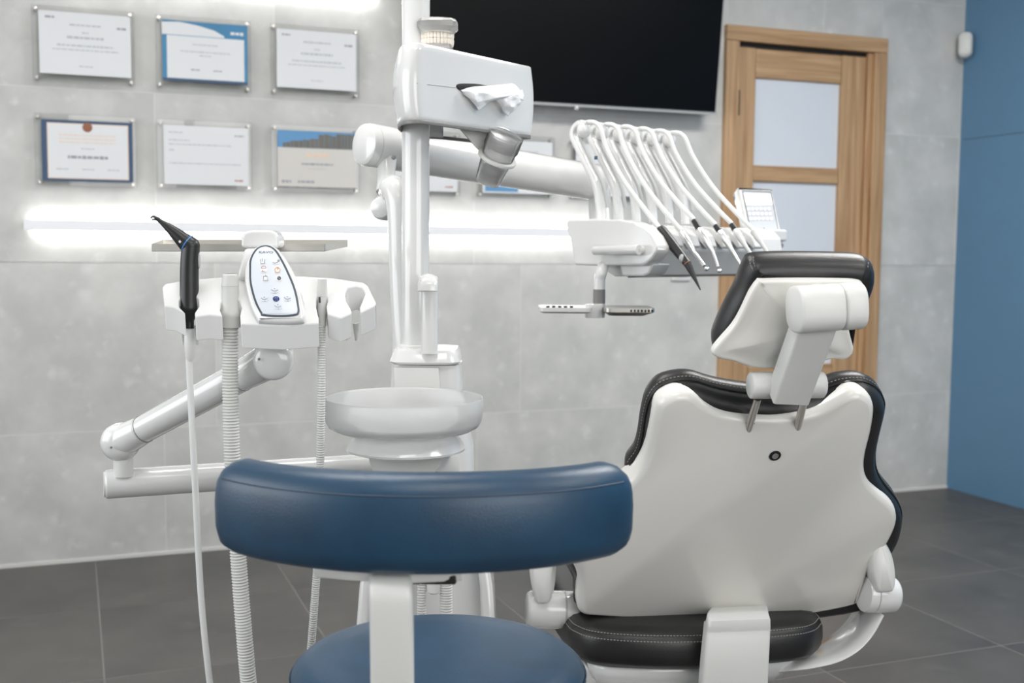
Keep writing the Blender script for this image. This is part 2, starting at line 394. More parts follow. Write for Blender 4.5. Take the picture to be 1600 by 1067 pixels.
# ------------------------------------------------------------ DOOR
d = Thing('door_1', None, None, (3.05, Y1, 0), 'W', kind='structure')
yf = Y1-WT
def dp(n, x0, x1, z0, z1, y0, y1, mat, bev=.004, **k): return d.part(n, wbox(x0, x1, y0, y1, z0, z1), mat, bev=bev, seg=2, **k)
dp('casing', 2.622, 2.688, 0, 2.03, yf-.022, yf+.03, WOODV); dp('casing', 3.400, 3.468, 0, 2.03, yf-.022, yf+.03, WOODV)
dp('casing', 2.622, 3.468, 2.0305, 2.095, yf-.022, yf+.03, WOODH)
dp('jamb', 3.375, 3.3995, 0, 2.03, yf-.004, yf+.09, WOODV); dp('jamb', 2.6885, 2.70, 0, 2.03, yf+.004, yf+.09, WOODV)
dp('jamb', 2.70, 3.375, 2.012, 2.03, yf+.012, yf+.09, DARK)  # door head coloured near-black to paint in the shadow line of its gap
LY0, LY1 = yf+.012, yf+.055
dp('stile', 2.7005, 2.793, .01, 2.012, LY0, LY1, WOODV); dp('stile', 3.245, 3.3745, .01, 2.012, LY0, LY1, WOODV)
zr = [(1.885, 2.012), (1.437, 1.508), (.993, 1.064), (.549, .62), (.01, .176)]
for za, zb in zr: dp('rail', 2.7935, 3.2445, za, zb, LY0+.001, LY1, WOODH, bev=.008)
for za, zb in ((1.508, 1.885), (1.064, 1.437), (.62, .993), (.176, .549)):
    dp('pane', 2.7935, 3.2445, za+.0005, zb-.0005, LY0+.018, LY0+.024, FROST, bev=0)
dp('hinge', 2.690, 2.7, 1.716, 1.824, yf-.012, yf+.006, DARK, bev=.002); dp('hinge', 2.690, 2.7, .22, .33, yf-.012, yf+.006, DARK, bev=.002)
hb = MB(); hb.tube([(3.31, LY0, 1.02), (3.31, LY0-.045, 1.02)], .009); hb.tube([(3.31, LY0-.045, 1.02), (3.21, LY0-.045, 1.02)], .009)
d.part('handle', hb, STEEL)

# ------------------------------------------------------------ wall light bars
def bar(x0, x1, z0, z1, label):
    t = Thing('wall_light_bar', label, 'lamp', ((x0+x1)/2, yf, (z0+z1)/2), 'W', 'slim light bars on the stone wall')
    t.part('cover', wbox(x0, x1, yf-.045, yf-.030, z0, z1), COVERM, bev=.002)
    t.part('mounting_rail', wbox(x0+.01, x1-.01, yf-.03, yf, (z0+z1)/2-.010, (z0+z1)/2+.010), WHITE2, flat=True)
    t.part('diffuser', wbox(x0+.03, x1-.03, yf-.029, yf-.006, z1-.012, z1+.007), LED, flat=True)
    t.part('diffuser', wbox(x0+.03, x1-.03, yf-.029, yf-.006, z0-.007, z0+.012), LED, flat=True)
bar(-.153, 2.12, 1.182, 1.219, 'long slim lit wall bar running below the framed certificates')
bar(-.12, 1.115, 2.075, 2.112, 'short slim lit wall bar above the top row of certificates')

# ------------------------------------------------------------ certificates
def strip(mb, x0, x1, z, h, y): wbox(x0, x1, y-.0006, y, z-h/2, z+h/2, mb)
def words(mb, xc, wid, z, h, y, rnd, left=False):
    x = xc if left else xc-wid/2; e = x+wid
    while x < e:
        l = rnd.uniform(.006, .02); x2 = min(x+l, e); strip(mb, x, x2, z, h*rnd.uniform(.7, 1), y); x = x2+.003
def cert(k, row, label, style):
    rnd = random.Random(k*10+row)
    xa = -.112+.402*k; z0, z1 = ((1.69, 1.945), (1.338, 1.582))[row]; xb = xa+.33
    t = Thing('certificate_frame', label, 'certificate', ((xa+xb)/2, yf, z0), 'W', ('framed certificates of the upper row', 'framed certificates of the lower row')[row])
    y = yf-.024
    t.part('clear_panel', wbox(xa, xb, y-.004, y, z0, z1), ACRYL, bev=.001)
    pz0, pz1 = (z0+.028, z1-.016) if row == 0 else (z0+.015, z1-.02); pa, pb = xa+.022, xa+.319
    yp = y-.0042
    base = {'navy': PAPERN, 'blue': PAPERB, 'photo': PAPERC}.get(style, PAPER)
    paper = t.part('paper', wbox(pa, pb, yp-.001, yp, pz0, pz1), base, flat=True)
    yq = yp-.0011; ce = (pa+pb)/2; W = pb-pa; Hh = pz1-pz0
    ink, dk = MB(), MB()
    if style == 'plain':
        for (f, wf_, h) in ((.80, .34, .006), (.68, .07, .005), (.60, .4, .008), (.47, .62, .006), (.40, .72, .004), (.14, .15, .004)): words(ink, ce, W*wf_, pz0+Hh*f, h, yq, rnd)
        words(dk, pa+.02, .03, pz1-.02, .008, yq, rnd, True); words(dk, pb-.045, .03, pz1-.045, .008, yq, rnd, True)
    elif style == 'letter':
        for (f, a, b) in ((.88, .06, .22), (.75, .06, .3), (.68, .06, .8), (.58, .06, .12), (.36, .06, .9)): words(ink, pa+W*a, W*(b-a), pz0+Hh*f, .004, yq, rnd, True)
        words(dk, pb-.05, .035, pz1-.03, .005, yq, rnd, True)
        o = MB(); words(o, pb-.05, .03, pz0+.018, .006, yq, rnd, True); t.part('print', o, INKR, paper, flat=True, kind='stuff')
    elif style == 'navy':
        t.part('inner_sheet', wbox(pa+.018, pb-.014, yq-.0005, yq, pz0+.009, pz1-.01), INKP, paper, flat=True)
        t.part('inner_sheet', wbox(pa+.021, pb-.017, yq-.0010, yq-.0004, pz0+.012, pz1-.013), PAPER, paper, flat=True); yq -= .0011
        o = MB()
        for f in (.76, .70, .64): words(o, ce, W*.62, pz0+Hh*f, .004, yq, rnd)
        t.part('print', o, INKP, paper, flat=True, kind='stuff')
        t.part('seal', MB().lathe([(.016, 0), (.016, .002), (.010, .003)], (ce, yq+.0002, pz1-.022), (0, -1, 0)), BROWN, paper)
        words(dk, ce, W*.44, pz0+Hh*.40, .011, yq, rnd); words(ink, ce, W*.14, pz0+Hh*.54, .004, yq, rnd)
        for f in (-.28, 0, .28): words(ink, ce+W*f, .04, pz0+Hh*.20, .004, yq, rnd)
    elif style == 'blue':
        t.part('inner_sheet', wbox(pa+.016, pb-.012, yq-.0006, yq, pz0+.010, pz1-.052), PAPER, paper, flat=True); 
        sw = MB(); top = [(pa+.003, pz1-.003)]
        pts = [(pa, pz1-.05), (pa, pz1-.008), (pa+.06, pz1-.004), (pa+.12, pz1-.012), (pa+.18, pz1-.026), (pa+.215, pz1-.044), (pa+.215, pz1-.05)]
        sw.prism([(x, yq-.0003, z) for x, z in pts], (0, -.0005, 0)); t.part('print', sw, PAPER, paper, flat=True)
        dn_ = MB(); wbox(pa, pb, yq-.0004, yq, pz0, pz0+.009, dn_); t.part('print', dn_, PAPERN, paper, flat=True)
        yq -= .0008; o = MB(); words(o, pb-.06, .045, pz1-.032, .012, yq, rnd, True); t.part('print', o, PAPER, paper, flat=True, kind='stuff')
        for f, ww in ((.62, .3), (.50, .58), (.44, .14)): words(ink, ce, W*ww, pz0+Hh*f, .004, yq, rnd)
        for f in (-.12, .14): words(dk, ce+W*f, .03, pz0+Hh*.2, .005, yq, rnd)
    elif style == 'photo':
        t.part('picture_strip', wbox(pa, pb, yq-.0006, yq, pz1-.062, pz1), INKS, paper, flat=True)
        bl = MB(); x = pa+.02
        while x < pb-.004:
            ww = rnd.uniform(.008, .02); x2 = min(x+ww, pb); wbox(x, x2, yq-.0012, yq-.0005, pz1-.062, pz1-.062+min(.056, .012+(x-pa)*.22*rnd.uniform(.7, 1.3)), bl); x = x2+.0015
        t.part('print', bl, plain('town_print', srgb(116, 112, 104), .7, var=.3), paper, flat=True, kind='stuff')
        o = MB(); words(o, ce, W*.3, pz0+Hh*.58, .013, yq, rnd); t.part('print', o, INKP, paper, flat=True, kind='stuff')
        words(dk, ce, W*.4, pz0+Hh*.42, .008, yq, rnd); words(ink, ce, W*.24, pz0+Hh*.34, .003, yq, rnd)
        words(dk, pa+.015, .035, pz0+.022, .01, yq, rnd, True); words(dk, pa+.075, .06, pz0+.022, .009, yq, rnd, True)
        t.part('print', wbox(pa, pb, yq-.0005, yq, pz0+.0, pz0+.003), INKD, paper, flat=True)
    elif style == 'sky':
        for (f, a, b) in ((.8, .3, .8), (.55, .1, .8)): words(ink, pa+W*a, W*(b-a), pz0+Hh*f, .005, yq, rnd, True)
        t.part('print', wbox(pa+.01, pa+.15, yq-.0005, yq, pz0+.006, pz0+.03), INKS, paper, flat=True)
    if ink.v: t.part('print', ink, INK, paper, flat=True, kind='stuff')
    if dk.v: t.part('print', dk, TXT, paper, flat=True, kind='stuff')
    for (sx, sz) in ((xa+.012, z0+.012), (xb-.012, z0+.012), (xa+.012, z1-.012), (xb-.012, z1-.012)):
        t.part('standoff_screw', MB().lathe([(.006, 0), (.006, .03), (.004, .032)], (sx, yf, sz), (0, -1, 0), 12), RODM)
cert(0, 0, 'plain white certificate at the left end of the upper row', 'plain')
cert(1, 0, 'blue bordered certificate in the middle of the upper row', 'blue')
cert(2, 0, 'plain white certificate in the upper row nearest the tissue box', 'plain')
cert(0, 1, 'navy bordered certificate with a brown seal, lower row', 'navy')
cert(1, 1, 'white letter sheet in the lower row under the blue bordered certificate', 'letter')
cert(2, 1, 'cream certificate with a town photograph across its top', 'photo')
cert(3, 1, 'white framed sheet mostly hidden behind the round white arm beside the pole', 'letter')
cert(4, 1, 'framed sheet with a blue corner mark behind the cup stack', 'sky')
cert(5, 1, 'framed sheet hidden behind the delivery hoses, under the television', 'plain')

# ------------------------------------------------------------ television (tilted forward)
tl = R(5.7); tb = Vector((0, -math.sin(tl), math.cos(tl))); tn = Vector((0, -math.cos(tl), -math.sin(tl))); tx = Vector((1, 0, 0))
TW, TH = 1.27, .74; to = Vector((2.529-TW/2, 4.18, 1.70))
t = Thing('television', 'large black flat television on the stone wall left of the door', 'television', to, 'W')
c = to+tb*TH/2
t.part('housing', MB().box(c-tn*.022, (TW, TH, .04), (tx, tb, tn)), BLACK, bev=.004)
t.part('screen', MB().box(c+tn*.0005, (TW-.016, TH-.03, .006), (tx, tb, tn)), TVM, flat=True)
t.part('bottom_rim', MB().box(to+tb*.004+tn*.004, (TW, .010, .012), (tx, tb, tn)), MID, bev=.001, label='silver bottom rim')
t.part('power_light', MB().ball(to+Vector((1.887-to.x, 0, 0))+tb*-.004+tn*.006, .009, 12, 8), WHITE)
t.part('wall_mount', wbox(to.x-.15, to.x+.15, 4.195, yf, 1.86, 2.12), BLACK, flat=True)
single('motion_sensor', 'small white rounded motion sensor high in the corner by the blue wall', 'sensor', (3.885, 4.22, 2.09),
    MB().puff([Vector((3.876, 4.222, 2.092))+Vector((.7071, -.7071, 0))*a+Vector((0, 0, 1))*b for a, b in rrect(.062, .115, .026, 6)], (-.7071, -.7071, 0), [(.006, -.034), (0, -.03), (0, .012), (.004, .022), (.012, .028)]), WHITE2, 'W')
s = Thing('wall_socket', 'small white socket plate on the stone wall behind the delivery unit', 'socket', (2.43, yf, 1.04), 'W')
s.part('plate', wbox(2.385, 2.476, yf-.012, yf, 1.003, 1.09), WHITE2, bev=.003); s.part('insert', wbox(2.40, 2.461, yf-.016, yf-.011, 1.018, 1.075), WHITE, bev=.002)

# ------------------------------------------------------------ STOOL
su, sv, sz, SR = -.097, 1.52, .575, .203
t = Thing('dentist_stool', 'blue leather dentist stool with curved backrest and white back support, nearest the camera', 'stool', (su, sv, 0))
sc_ = Vector((su, sv, 0))
prof = [(.02, sz-.075), (SR-.03, sz-.072), (SR-.012, sz-.062), (SR-.002, sz-.045), (SR, sz-.030), (SR-.004, sz-.016), (SR-.016, sz-.006), (SR-.035, sz), (SR-.08, sz+.003), (.06, sz+.004), (.002, sz+.004)]
seat = t.part('seat', MB().lathe(prof, sc_, n=64), BLUEL, ang=80)
t.part('seam', MB().tube([sc_+Vector((math.cos(2*math.pi*i/72)*(SR-.0005), math.sin(2*math.pi*i/72)*(SR-.0005), sz-.024)) for i in range(73)], .0010, 6), DTHREAD, seat)
t.part('seat_pan', MB().lathe([(.03, sz-.1), (.15, sz-.095), (.175, sz-.074), (.02, sz-.074)], sc_, n=40), GREY)
t.part('gas_lift', MB().lathe([(.028, .10), (.028, .30), (.017, .302), (.017, sz-.1)], sc_, n=24), BLACK)
leg = MB()
for k in range(5):
    a = 2*math.pi*k/5+.3; dv = Vector((math.cos(a), math.sin(a), 0)); lm = MB()
    lm.tube([sc_+Vector((0, 0, .10)), sc_+dv*.12+Vector((0, 0, .095)), sc_+dv*.27+Vector((0, 0, .07))], [.024, .02, .014], 12)
    lg = t.part('leg', lm, STEEL)
    cm = MB(); side = Vector((-dv.y, dv.x, 0)); e = sc_+dv*.265
    for s_ in (-1, 1): cm.lathe([(.024, -.008), (.027, -.005), (.027, .005), (.024, .008)], e+side*(.013*s_)+Vector((0, 0, .027)), side, 20)
    cm.tube([e+Vector((0, 0, .027)), e+Vector((0, 0, .07))], .006, 8); t.part('caster', cm, BLACK, lg)
# backrest: section swept on an arc round the seat
cu, cv, RB, PH = -.103, 1.52, .288, 54
zt = P(650, 733, 1.245).z; zbm = P(650, 893, 1.235).z; hh = (zt-zbm)
sec = []
def bsec(k):   # radial (outwards = to camera), height
    a = [(0.027, .010), (.031, .025), (.032, .06), (.0305, hh-.034), (.028, hh-.022), (.021, hh-.010), (.010, hh-.003), (-.003, hh-.001), (-.013, hh-.006), (-.018, hh-.02), (-.018, .03), (-.013, .012), (-.004, .002), (.006, 0), (.018, .003)]
    cx, cz = .007, hh/2
    return [(cx+(x-cx)*k, cz+(z-cz)*k) for x, z in a]
rings = []; NB = 56
for i in range(NB+1):
    ph = -PH+2*PH*i/NB; e = min(i, NB-i)
    k = [.55, .82, .93, .98][e] if e < 4 else 1
    if e == 0: ph += (.0 if i else .0)
    ca, sa = math.cos(R(ph)), math.sin(R(ph))
    rise = -.006*(1-math.cos(R(ph))**2)
    rings.append([Vector((cu+(RB+x-.0)*sa, cv-(RB+x)*ca, zbm+z+rise)) for x, z in bsec(k)])
back = t.part('backrest', MB().loft(rings), BLUEL, ang=70)
pl = []
for i in range(3, NB-2):
    ph = -PH+2*PH*i/NB; ca, sa = math.cos(R(ph)), math.sin(R(ph)); pl.append(Vector((cu+(RB+.0278)*sa, cv-(RB+.0278)*ca, zbm+hh-.0225-.006*(1-ca*ca))))
t.part('seam', MB().tube(pl, .0010, 6), DTHREAD, back)
# white support: rail below backrest, flat bar going down in front of the seat
rl = MB(); rl.tube([P(510, 889, 1.29), P(560, 893, 1.262), P(640, 897, 1.25), P(717, 893, 1.262)], 1, sec=[(a, b) for a, b in rrect(.012, .04, .004, 2)], up=(0, 0, 1))
t.part('support_rail', rl, WHITE2)
t.part('clamp', MB().box(P(672, 897, 1.262), (.062, .045, .012)), BLACK, bev=.003)
bx = Vector((1, 0, 0))
bp = [P(609, 897, 1.26), P(610, 908, 1.235), P(611, 924, 1.222), P(612, 960, 1.22), P(613, 1067, 1.225), P(613, 1160, 1.235)]
bp = spline(bp, 5); zend = bp[-1].z
bp += spline([bp[-1]+Vector((.0, .004, -.02)), Vector((su, 1.262, sz-.16)), Vector((su, 1.33, sz-.155)), Vector((su, 1.45, sz-.11)), Vector((su, 1.50, sz-.1))], 5)
bar_ = MB().tube(bp, 1, sec=rrect(.048, .019, .006, 3), up=(1, 0, 0)); t.part('back_support_bar', bar_, WHITE2, ang=60)

# ------------------------------------------------------------ DENTAL CHAIR
al, rho = R(8), R(27)
ca_ = Vector((math.cos(al), math.sin(al), 0)); cback = Vector((math.sin(al), -math.cos(al), 0)); cf = -cback
cb = Vector((math.sin(al)*math.sin(rho), -math.cos(al)*math.sin(rho), math.cos(rho))); cn = ca_.cross(cb)
co = P(1212, 760, 1.98)
chair = Thing('dental_chair', 'white and black leather dental patient chair seen from behind', 'dental chair', (P(1180, 1000, 2.4).x, 2.4, 0))
SH = [(1033,628),(1052,617),(1071,615),(1087,620),(1103,632),(1126,643),(1151,648.5),(1183,651),(1215,651.5),(1247,648.5),(1279,641),(1304,628.5),(1326,617),(1342,613.5),(1358,619),(1366,630),(1368,646),(1363,678),(1355,710),(1353,732),(1358,751),(1374,769),(1390,783),(1401,797),(1403.5,815),(1397,836),(1384,859),(1363,886),(1353,912),(1345,937),(1334,948),(1278,960),(1206,971),(1150,976),(1080,976),(1012,971),(941,966),(912,963),(903,952),(904,925),(903,902),(894,882),(882,862),(880,842),(892,818),(925,792),(962,770),(987,750),(1001,732),(1011,710),(1019,672),(1025,643)]
so = co
shp = spline([PP(x, y, so, cn) for x, y in SH], 3, True)
shell = chair.part('back_shell', MB().puff(shp, cn, [(.004, -.05), (0, -.03), (0, -.014), (.002, -.006), (.006, -.001), (.010, .002), (.0135, .0032)]), SHELL, ang=60)
CU = [(977,716),(990,697),(996.5,671),(1001,640),(1009,612),(1027,591),(1055,582),(1081,581.5),(1103,588),(1126,594),(1164,600),(1220,604),(1262,599),(1285,593.5),(1310,585.5),(1342,583.5),(1365,594),(1377.5,614),(1377.5,633),(1370,665),(1364,697),(1366,722),(1376,742),(1393,763),(1403,781),(1405,800),(1399,830),(1375,870),(1355,905),(1345,935),(1278,950),(1150,962),(1000,960),(905,950),(895,900),(875,860),(880,820),(930,778),(972,742)]
uo = co-cn*.055
cup = spline([PP(x, y, uo, cn) for x, y in CU], 3, True)
cush = chair.part('back_cushion', MB().puff(cup, cn, [(.028, .046), (.016, .040), (.007, .028), (.0035, .012), (.0005, .008), (0, -.004), (.004, -.016), (.014, -.026), (.035, -.030)]), LEATH, ang=60)
def stitches(path, step, ln, r, up=None):
    mb = MB(); q = resample(path, step)
    for i in range(len(q)-1):
        dvec = (q[i+1]-q[i]); 
        if dvec.length > 1e-6: mb.tube([q[i], q[i]+dvec.normalized()*ln], r, 4)
    return mb
def off_ring(pts, n, ins, off):
    N = len(pts); area_ = sum((pts[i]-pts[0]).cross(pts[(i+1) % N]-pts[0]).dot(n) for i in range(N)); sg = 1 if area_ > 0 else -1
    return [pts[i]-(pts[(i+1) % N]-pts[i-1]).normalized().cross(n)*sg*ins+n*off for i in range(N)]
r1 = off_ring(cup, cn, .001, .0115); chair.part('stitching', stitches(r1[:78], .0065, .0035, .0007), THREAD, cush, kind='stuff')
r1 = off_ring(cup, cn, .0035, .0195); chair.part('welt', MB().tube(r1[:78], .0012, 6), DARK, cush)
# screw recess on the shell; its shade is painted as a raised near-black ring
sp_ = PP(1211, 712, so+cn*.0046, cn)
chair.part('screw_recess_shade', MB().lathe([(.0105, 0), (.0105, .0006), (.0075, .0012), (.0075, .0003), (.002, .0)], sp_, cn, 24), DARK, shell)
chair.part('screw', MB().lathe([(.006, 0), (.006, .0016), (.003, .002)], sp_, cn, 16), CHROME, shell)
# headrest rods
for (a, b) in (((1184, 622), (1171, 664)), ((1257, 622), (1247, 663))):
    p0 = P(a[0], a[1], 1.845); p1 = PP(b[0], b[1], so+cn*.002, cn)
    chair.part('rod', MB().tube([p0, p1, p1+(p1-p0).normalized()*.03], .0066, 28), RODM)
    dd = (p1-p0).normalized(); chair.part('rod_collar', MB().lathe([(.0092, -.001), (.0092, .001)], p1, cn, 24), DARK)
# lower hinge
h0, h1 = P(1171, 602, 1.835), P(1287, 601, 1.848); ax = (h1-h0).normalized(); L_ = (h1-h0).length
hb = MB().lathe([(.019, 0), (.0218, .002), (.0222, .006), (.0222, L_-.006), (.0215, L_-.002), (.019, L_)], h0, ax, 32)
hinge = chair.part('headrest_hinge', hb, WHITE2, ang=50)
# slanting bracket
b0, b1 = P(1234, 612, 1.815), P(1274, 500, 1.735)
arm = chair.part('headrest_bracket', MB().tube([b0-(b1-b0)*.07, b0, b0.lerp(b1, .5), b1], 1, sec=rrect(.060, .040, .004, 3), up=(1, .1, 0)), WHITE2, bev=0, ang=50)
# headrest
ah, rh = R(10), R(24)
ha = Vector((math.cos(ah), math.sin(ah), 0)); hbv = Vector((math.sin(ah)*math.sin(rh), -math.cos(ah)*math.sin(rh), math.cos(rh))); hn = ha.cross(hbv)
ho = P(1240, 500, 1.80)
HS = [(1184,441),(1193,437.6),(1249,436.5),(1305,437),(1333,438),(1346,441),(1351,449),(1349,459),(1340,482),(1328,507),(1330,526),(1334.5,544),(1331,556),(1319,562.5),(1299,562),(1270,570),(1235,576),(1198,576.5),(1172,574),(1147,565.5),(1128,562),(1115,556),(1116,546),(1128,531),(1147,509),(1161,484),(1174,457)]
hsp = spline([PP(x, y, ho, hn) for x, y in HS], 4, True)
chair.part('headrest_shell', MB().dome(hsp, hn, [(0, -.012), (-.0005, -.006), (.001, -.001), (.004, .001), (.007, .001)], [(.08, .001), (.2, .004), (.38, .010), (.6, .013), (.85, .014)]), SHELL, ang=60)
HC = [(1172,399),(1200,395.5),(1262,395),(1333,397),(1351,401.5),(1361,412),(1362,434),(1355,457),(1344,480),(1332,510),(1326,545),(1310,552),(1250,560),(1190,562),(1150,558),(1120,553),(1113.5,540),(1113,521),(1121,498),(1134,471),(1148,444),(1160,413)]
hco = ho-hn*.04
hcp = spline([PP(x, y, hco, hn) for x, y in HC], 4, True)
hcush = chair.part('headrest_cushion', MB().puff(hcp, hn, [(.024, .034), (.013, .030), (.005, .020), (.001, .008), (0, 0), (.002, -.012), (.009, -.025), (.02, -.033), (.036, -.036)]), LEATH, ang=60)
def seam_path(pxs, off): return spline([PP(x, y, hco+hn*off, hn) for x, y in pxs], 5)
for dx in (0, 6):
    chair.part('stitching', stitches(seam_path([(1171+dx, 401), (1172+dx, 412), (1178+dx, 424), (1187+dx, 436)], .024), .005, .003, .0008), THREAD, hcush, kind='stuff')
chair.part('stitching', stitches(seam_path([(1357, 410), (1355, 422), (1349, 434)], .024), .005, .003, .0008), THREAD, hcush, kind='stuff')
# upper hinge barrel
g0, g1 = P(1240, 484, 1.715), P(1342, 477, 1.73); ax = (g1-g0).normalized(); L_ = (g1-g0).length
def barrel(o, ax, a, b, r, sq, n=24):
    up = Vector((0, 0, 1)); y = ax.cross(up).normalized(); z = y.cross(ax); mb = MB()
    def ring(s, k): 
        out = []
        for i in range(n*2):
            t_ = 2*math.pi*i/(n*2); c_, s__ = math.cos(t_), math.sin(t_)
            out.append(o+ax*s+(y*math.copysign(abs(c_)**sq, c_)+z*math.copysign(abs(s__)**sq, s__))*r*k)
        return out
    return mb.loft([ring(a, .88), ring(a+.002, .96), ring(a+.005, 1), ring(b-.003, 1), ring(b-.001, .98), ring(b, .95)])
chair.part('tilt_housing', barrel(g0, ax, 0, L_*.66, .036, .72), WHITE2, ang=50); chair.part('release_button', barrel(g0, ax, L_*.67, L_, .036, .72), WHITE2, ang=50)
chair.part('tilt_mount', MB().tube([g0+ax*.05, PP(1270, 470, ho-hn*.002, hn)], .03, 24), WHITE2)
# seat: cushion, pan, and the strut behind
sr = P(1103, 1000, 2.02); seat_t, seat_b = P(1103, 990, 2.03).z+.012, P(1103, 1052, 2.0).z
rc = Vector((P(1098, 1000, 2.03).x, 2.005, 0))
def seatpt(x, y, z): return rc + ca_*x + cf*y + Vector((0, 0, z))
so_ = [(-.236, .14), (-.225, .075), (-.19, .035), (-.1, .006), (0, -.003), (.1, .004), (.20, .020), (.247, .06), (.262, .12), (.262, .4), (.21, .7), (.17, 1.0), (.1, 1.09), (0, 1.1), (-.1, 1.09), (-.17, 1.0), (-.21, .7), (-.24, .4)]
sp2 = spline([seatpt(x, y, seat_b) for x, y in so_], 4, True); Hs = seat_t-seat_b
sc2 = chair.part('seat_cushion', MB().puff(sp2, (0, 0, 1), [(.03, 0), (.012, .004), (.003, .014), (0, .03), (.001, Hs-.024), (.006, Hs-.012), (.018, Hs-.002), (.04, Hs+.002)]), LEATH, ang=60)
rr_ = off_ring(sp2, Vector((0, 0, 1)), .003, Hs-.018); half = rr_[0:34]
chair.part('stitching', stitches(half, .006, .0035, .0008), THREAD, sc2, kind='stuff')
rr_ = off_ring(sp2, Vector((0, 0, 1)), .008, Hs-.008); chair.part('stitching', stitches(rr_[0:34], .006, .0035, .0008), THREAD, sc2, kind='stuff')
pan = [(-.20, .16), (-.19, .06), (-.1, .03), (0, .02), (.1, .03), (.19, .06), (.22, .16), (.22, .5), (.17, .9), (0, 1.0), (-.17, .9), (-.21, .5)]
pp_ = spline([seatpt(x, y, seat_b-.001) for x, y in pan], 3, True)
chair.part('seat_pan', MB().puff(pp_, (0, 0, 1), [(.05, -.05), (.02, -.045), (.004, -.02), (0, -.006), (.004, 0)]), WHITE, ang=50)
# pedestal and foot plate
zb_ = seat_b-.05
pd = MB(); cc = seatpt(-.01, .34, 0)
rings = []
for z, wx, wy in ((.06, .17, .24), (.10, .155, .22), (zb_-.04, .15, .20), (zb_+.004, .165, .22)):
    rings.append([cc+ca_*a+cf*b+Vector((0, 0, z)) for a, b in rrect(wx*2, wy*2, .05, 5)])
chair.part('pedestal', MB().loft(rings), WHITE, ang=50)
ft = [cc+ca_*a+cf*(b+.12)+Vector((0, 0, 0)) for a, b in rrect(.56, .95, .12, 8)]
chair.part('foot_plate', MB().puff(ft, (0, 0, 1), [(0, 0), (0, .045), (.006, .058), (.02, .062)]), WHITE, ang=50)
# strut from the shell down under the seat
stp = [PP(1156, 958, so+cn*-.012, cn), P(1153, 968, 1.985), P(1151, 985, 1.972), P(1147, 1040, 1.965), P(1143, 1110, 1.975), P(1140, 1180, 2.02), P(1138, 1210, 2.12), P(1140, 1200, 2.25)]
stp = spline(stp, 5); NN = len(stp)
mbst = MB(); rings = []
for i, q in enumerate(stp):
    wdt = .112+.016*min(1, i/NN*1.3); tdir = (stp[min(i+1, NN-1)]-stp[max(i-1, 0)]).normalized(); yv = ca_.cross(tdir).normalized()
    rings.append([q+ca_*a+yv*b for a, b in rrect(wdt, .03, .006, 3)])
chair.part('back_strut', mbst.loft(rings), WHITE2, ang=50)
chair.part('strut_cover', MB().box(P(1153, 971, 1.968), (.068, .004, .010), (ca_, cback, Vector((0, 0, 1)))), WHITE2, bev=.001)
# armrests
def armrest(xa, xb, y0_, v0, pad, side):
    a0, a1 = P(xa, y0_, v0), P(xb, y0_+2, v0+.012); ax = (a1-a0).normalized(); L = (a1-a0).length
    hb = MB().lathe([(.025, 0), (.031, .002), (.035, .008), (.036, L*.5), (.036, L-.004), (.034, L)], a0 if side < 0 else a1, ax*(1 if side < 0 else -1), 40)
    h = chair.part('armrest_joint', hb, WHITE, ang=50)
    chair.part('joint_ring', MB().lathe([(.0360, L*.72), (.0363, L*.73), (.0363, L*.75), (.0360, L*.76)], a0 if side < 0 else a1, ax*(1 if side < 0 else -1), 40), MID, h)
    q = [PP(x, y, P(pad[0][0], pad[0][1], v0-.044), Vector((0, -1, 0))) for x, y in pad]
    q = spline(q, 4, True)
    chair.part('armrest', MB().puff(q, (0, -1, 0), [(.006, -.36), (.003, -.35), (0, -.33), (0, -.018), (.0015, -.010), (.004, -.004), (.008, 0)]), WHITE2, ang=60)
armrest(822, 901, 951, 2.13, [(828,876),(846,874),(868,876),(869,900),(866,925),(860,943),(848,947),(838,943),(832,925),(828,900)], -1)
armrest(1349, 1399, 927, 2.12, [(1380,845),(1391,856),(1398,872),(1402,893),(1402.5,912),(1398,926),(1384,929),(1372,927),(1366,912),(1361,893),(1362,868),(1370,850)], 1)
# curved wing from seat pan up to the right armrest joint
wg = spline([P(1372, 955, 2.13), P(1355, 985, 2.12), P(1333, 1009, 2.11), P(1303, 1026, 2.10), P(1262, 1036, 2.09), P(1210, 1042, 2.10)], 5)
wm = MB(); rings = []
for i, q in enumerate(wg):
    td = (wg[min(i+1, len(wg)-1)]-wg[max(i-1, 0)]).normalized(); nn = td.cross(cf).normalized()
    rings.append([q+cf*a+nn*(b+abs(a)*abs(a)*1.2) for a, b in [(-.02, -.004), (-.024, 0), (-.02, .004), (.01, .004), (.03, .004), (.06, .004), (.09, .004), (.094, 0), (.09, -.004), (.06, -.004), (.03, -.004), (.01, -.004)]])
chair.part('side_wing', wm.loft(rings), WHITE, ang=50)
wg = spline([P(880, 978, 2.16), P(893, 1003, 2.14), P(905, 1024, 2.13), P(925, 1040, 2.13), P(975, 1050, 2.14)], 5); rings = []
for i, q in enumerate(wg):
    td = (wg[min(i+1, len(wg)-1)]-wg[max(i-1, 0)]).normalized(); nn = td.cross(cf).normalized()
    rings.append([q+cf*a+nn*b for a, b in rrect(.14, .01, .004, 2)])
chair.part('side_wing', MB().loft(rings), WHITE, ang=50)

# ------------------------------------------------------------ SPITTOON UNIT (column, bowl, pole)
UV = 2.15
uc = P(662, 900, UV)
unit = Thing('spittoon_unit', 'white dental spittoon unit with frosted bowl and tall lamp pole', 'dental unit', (uc.x, UV+.05, 0))
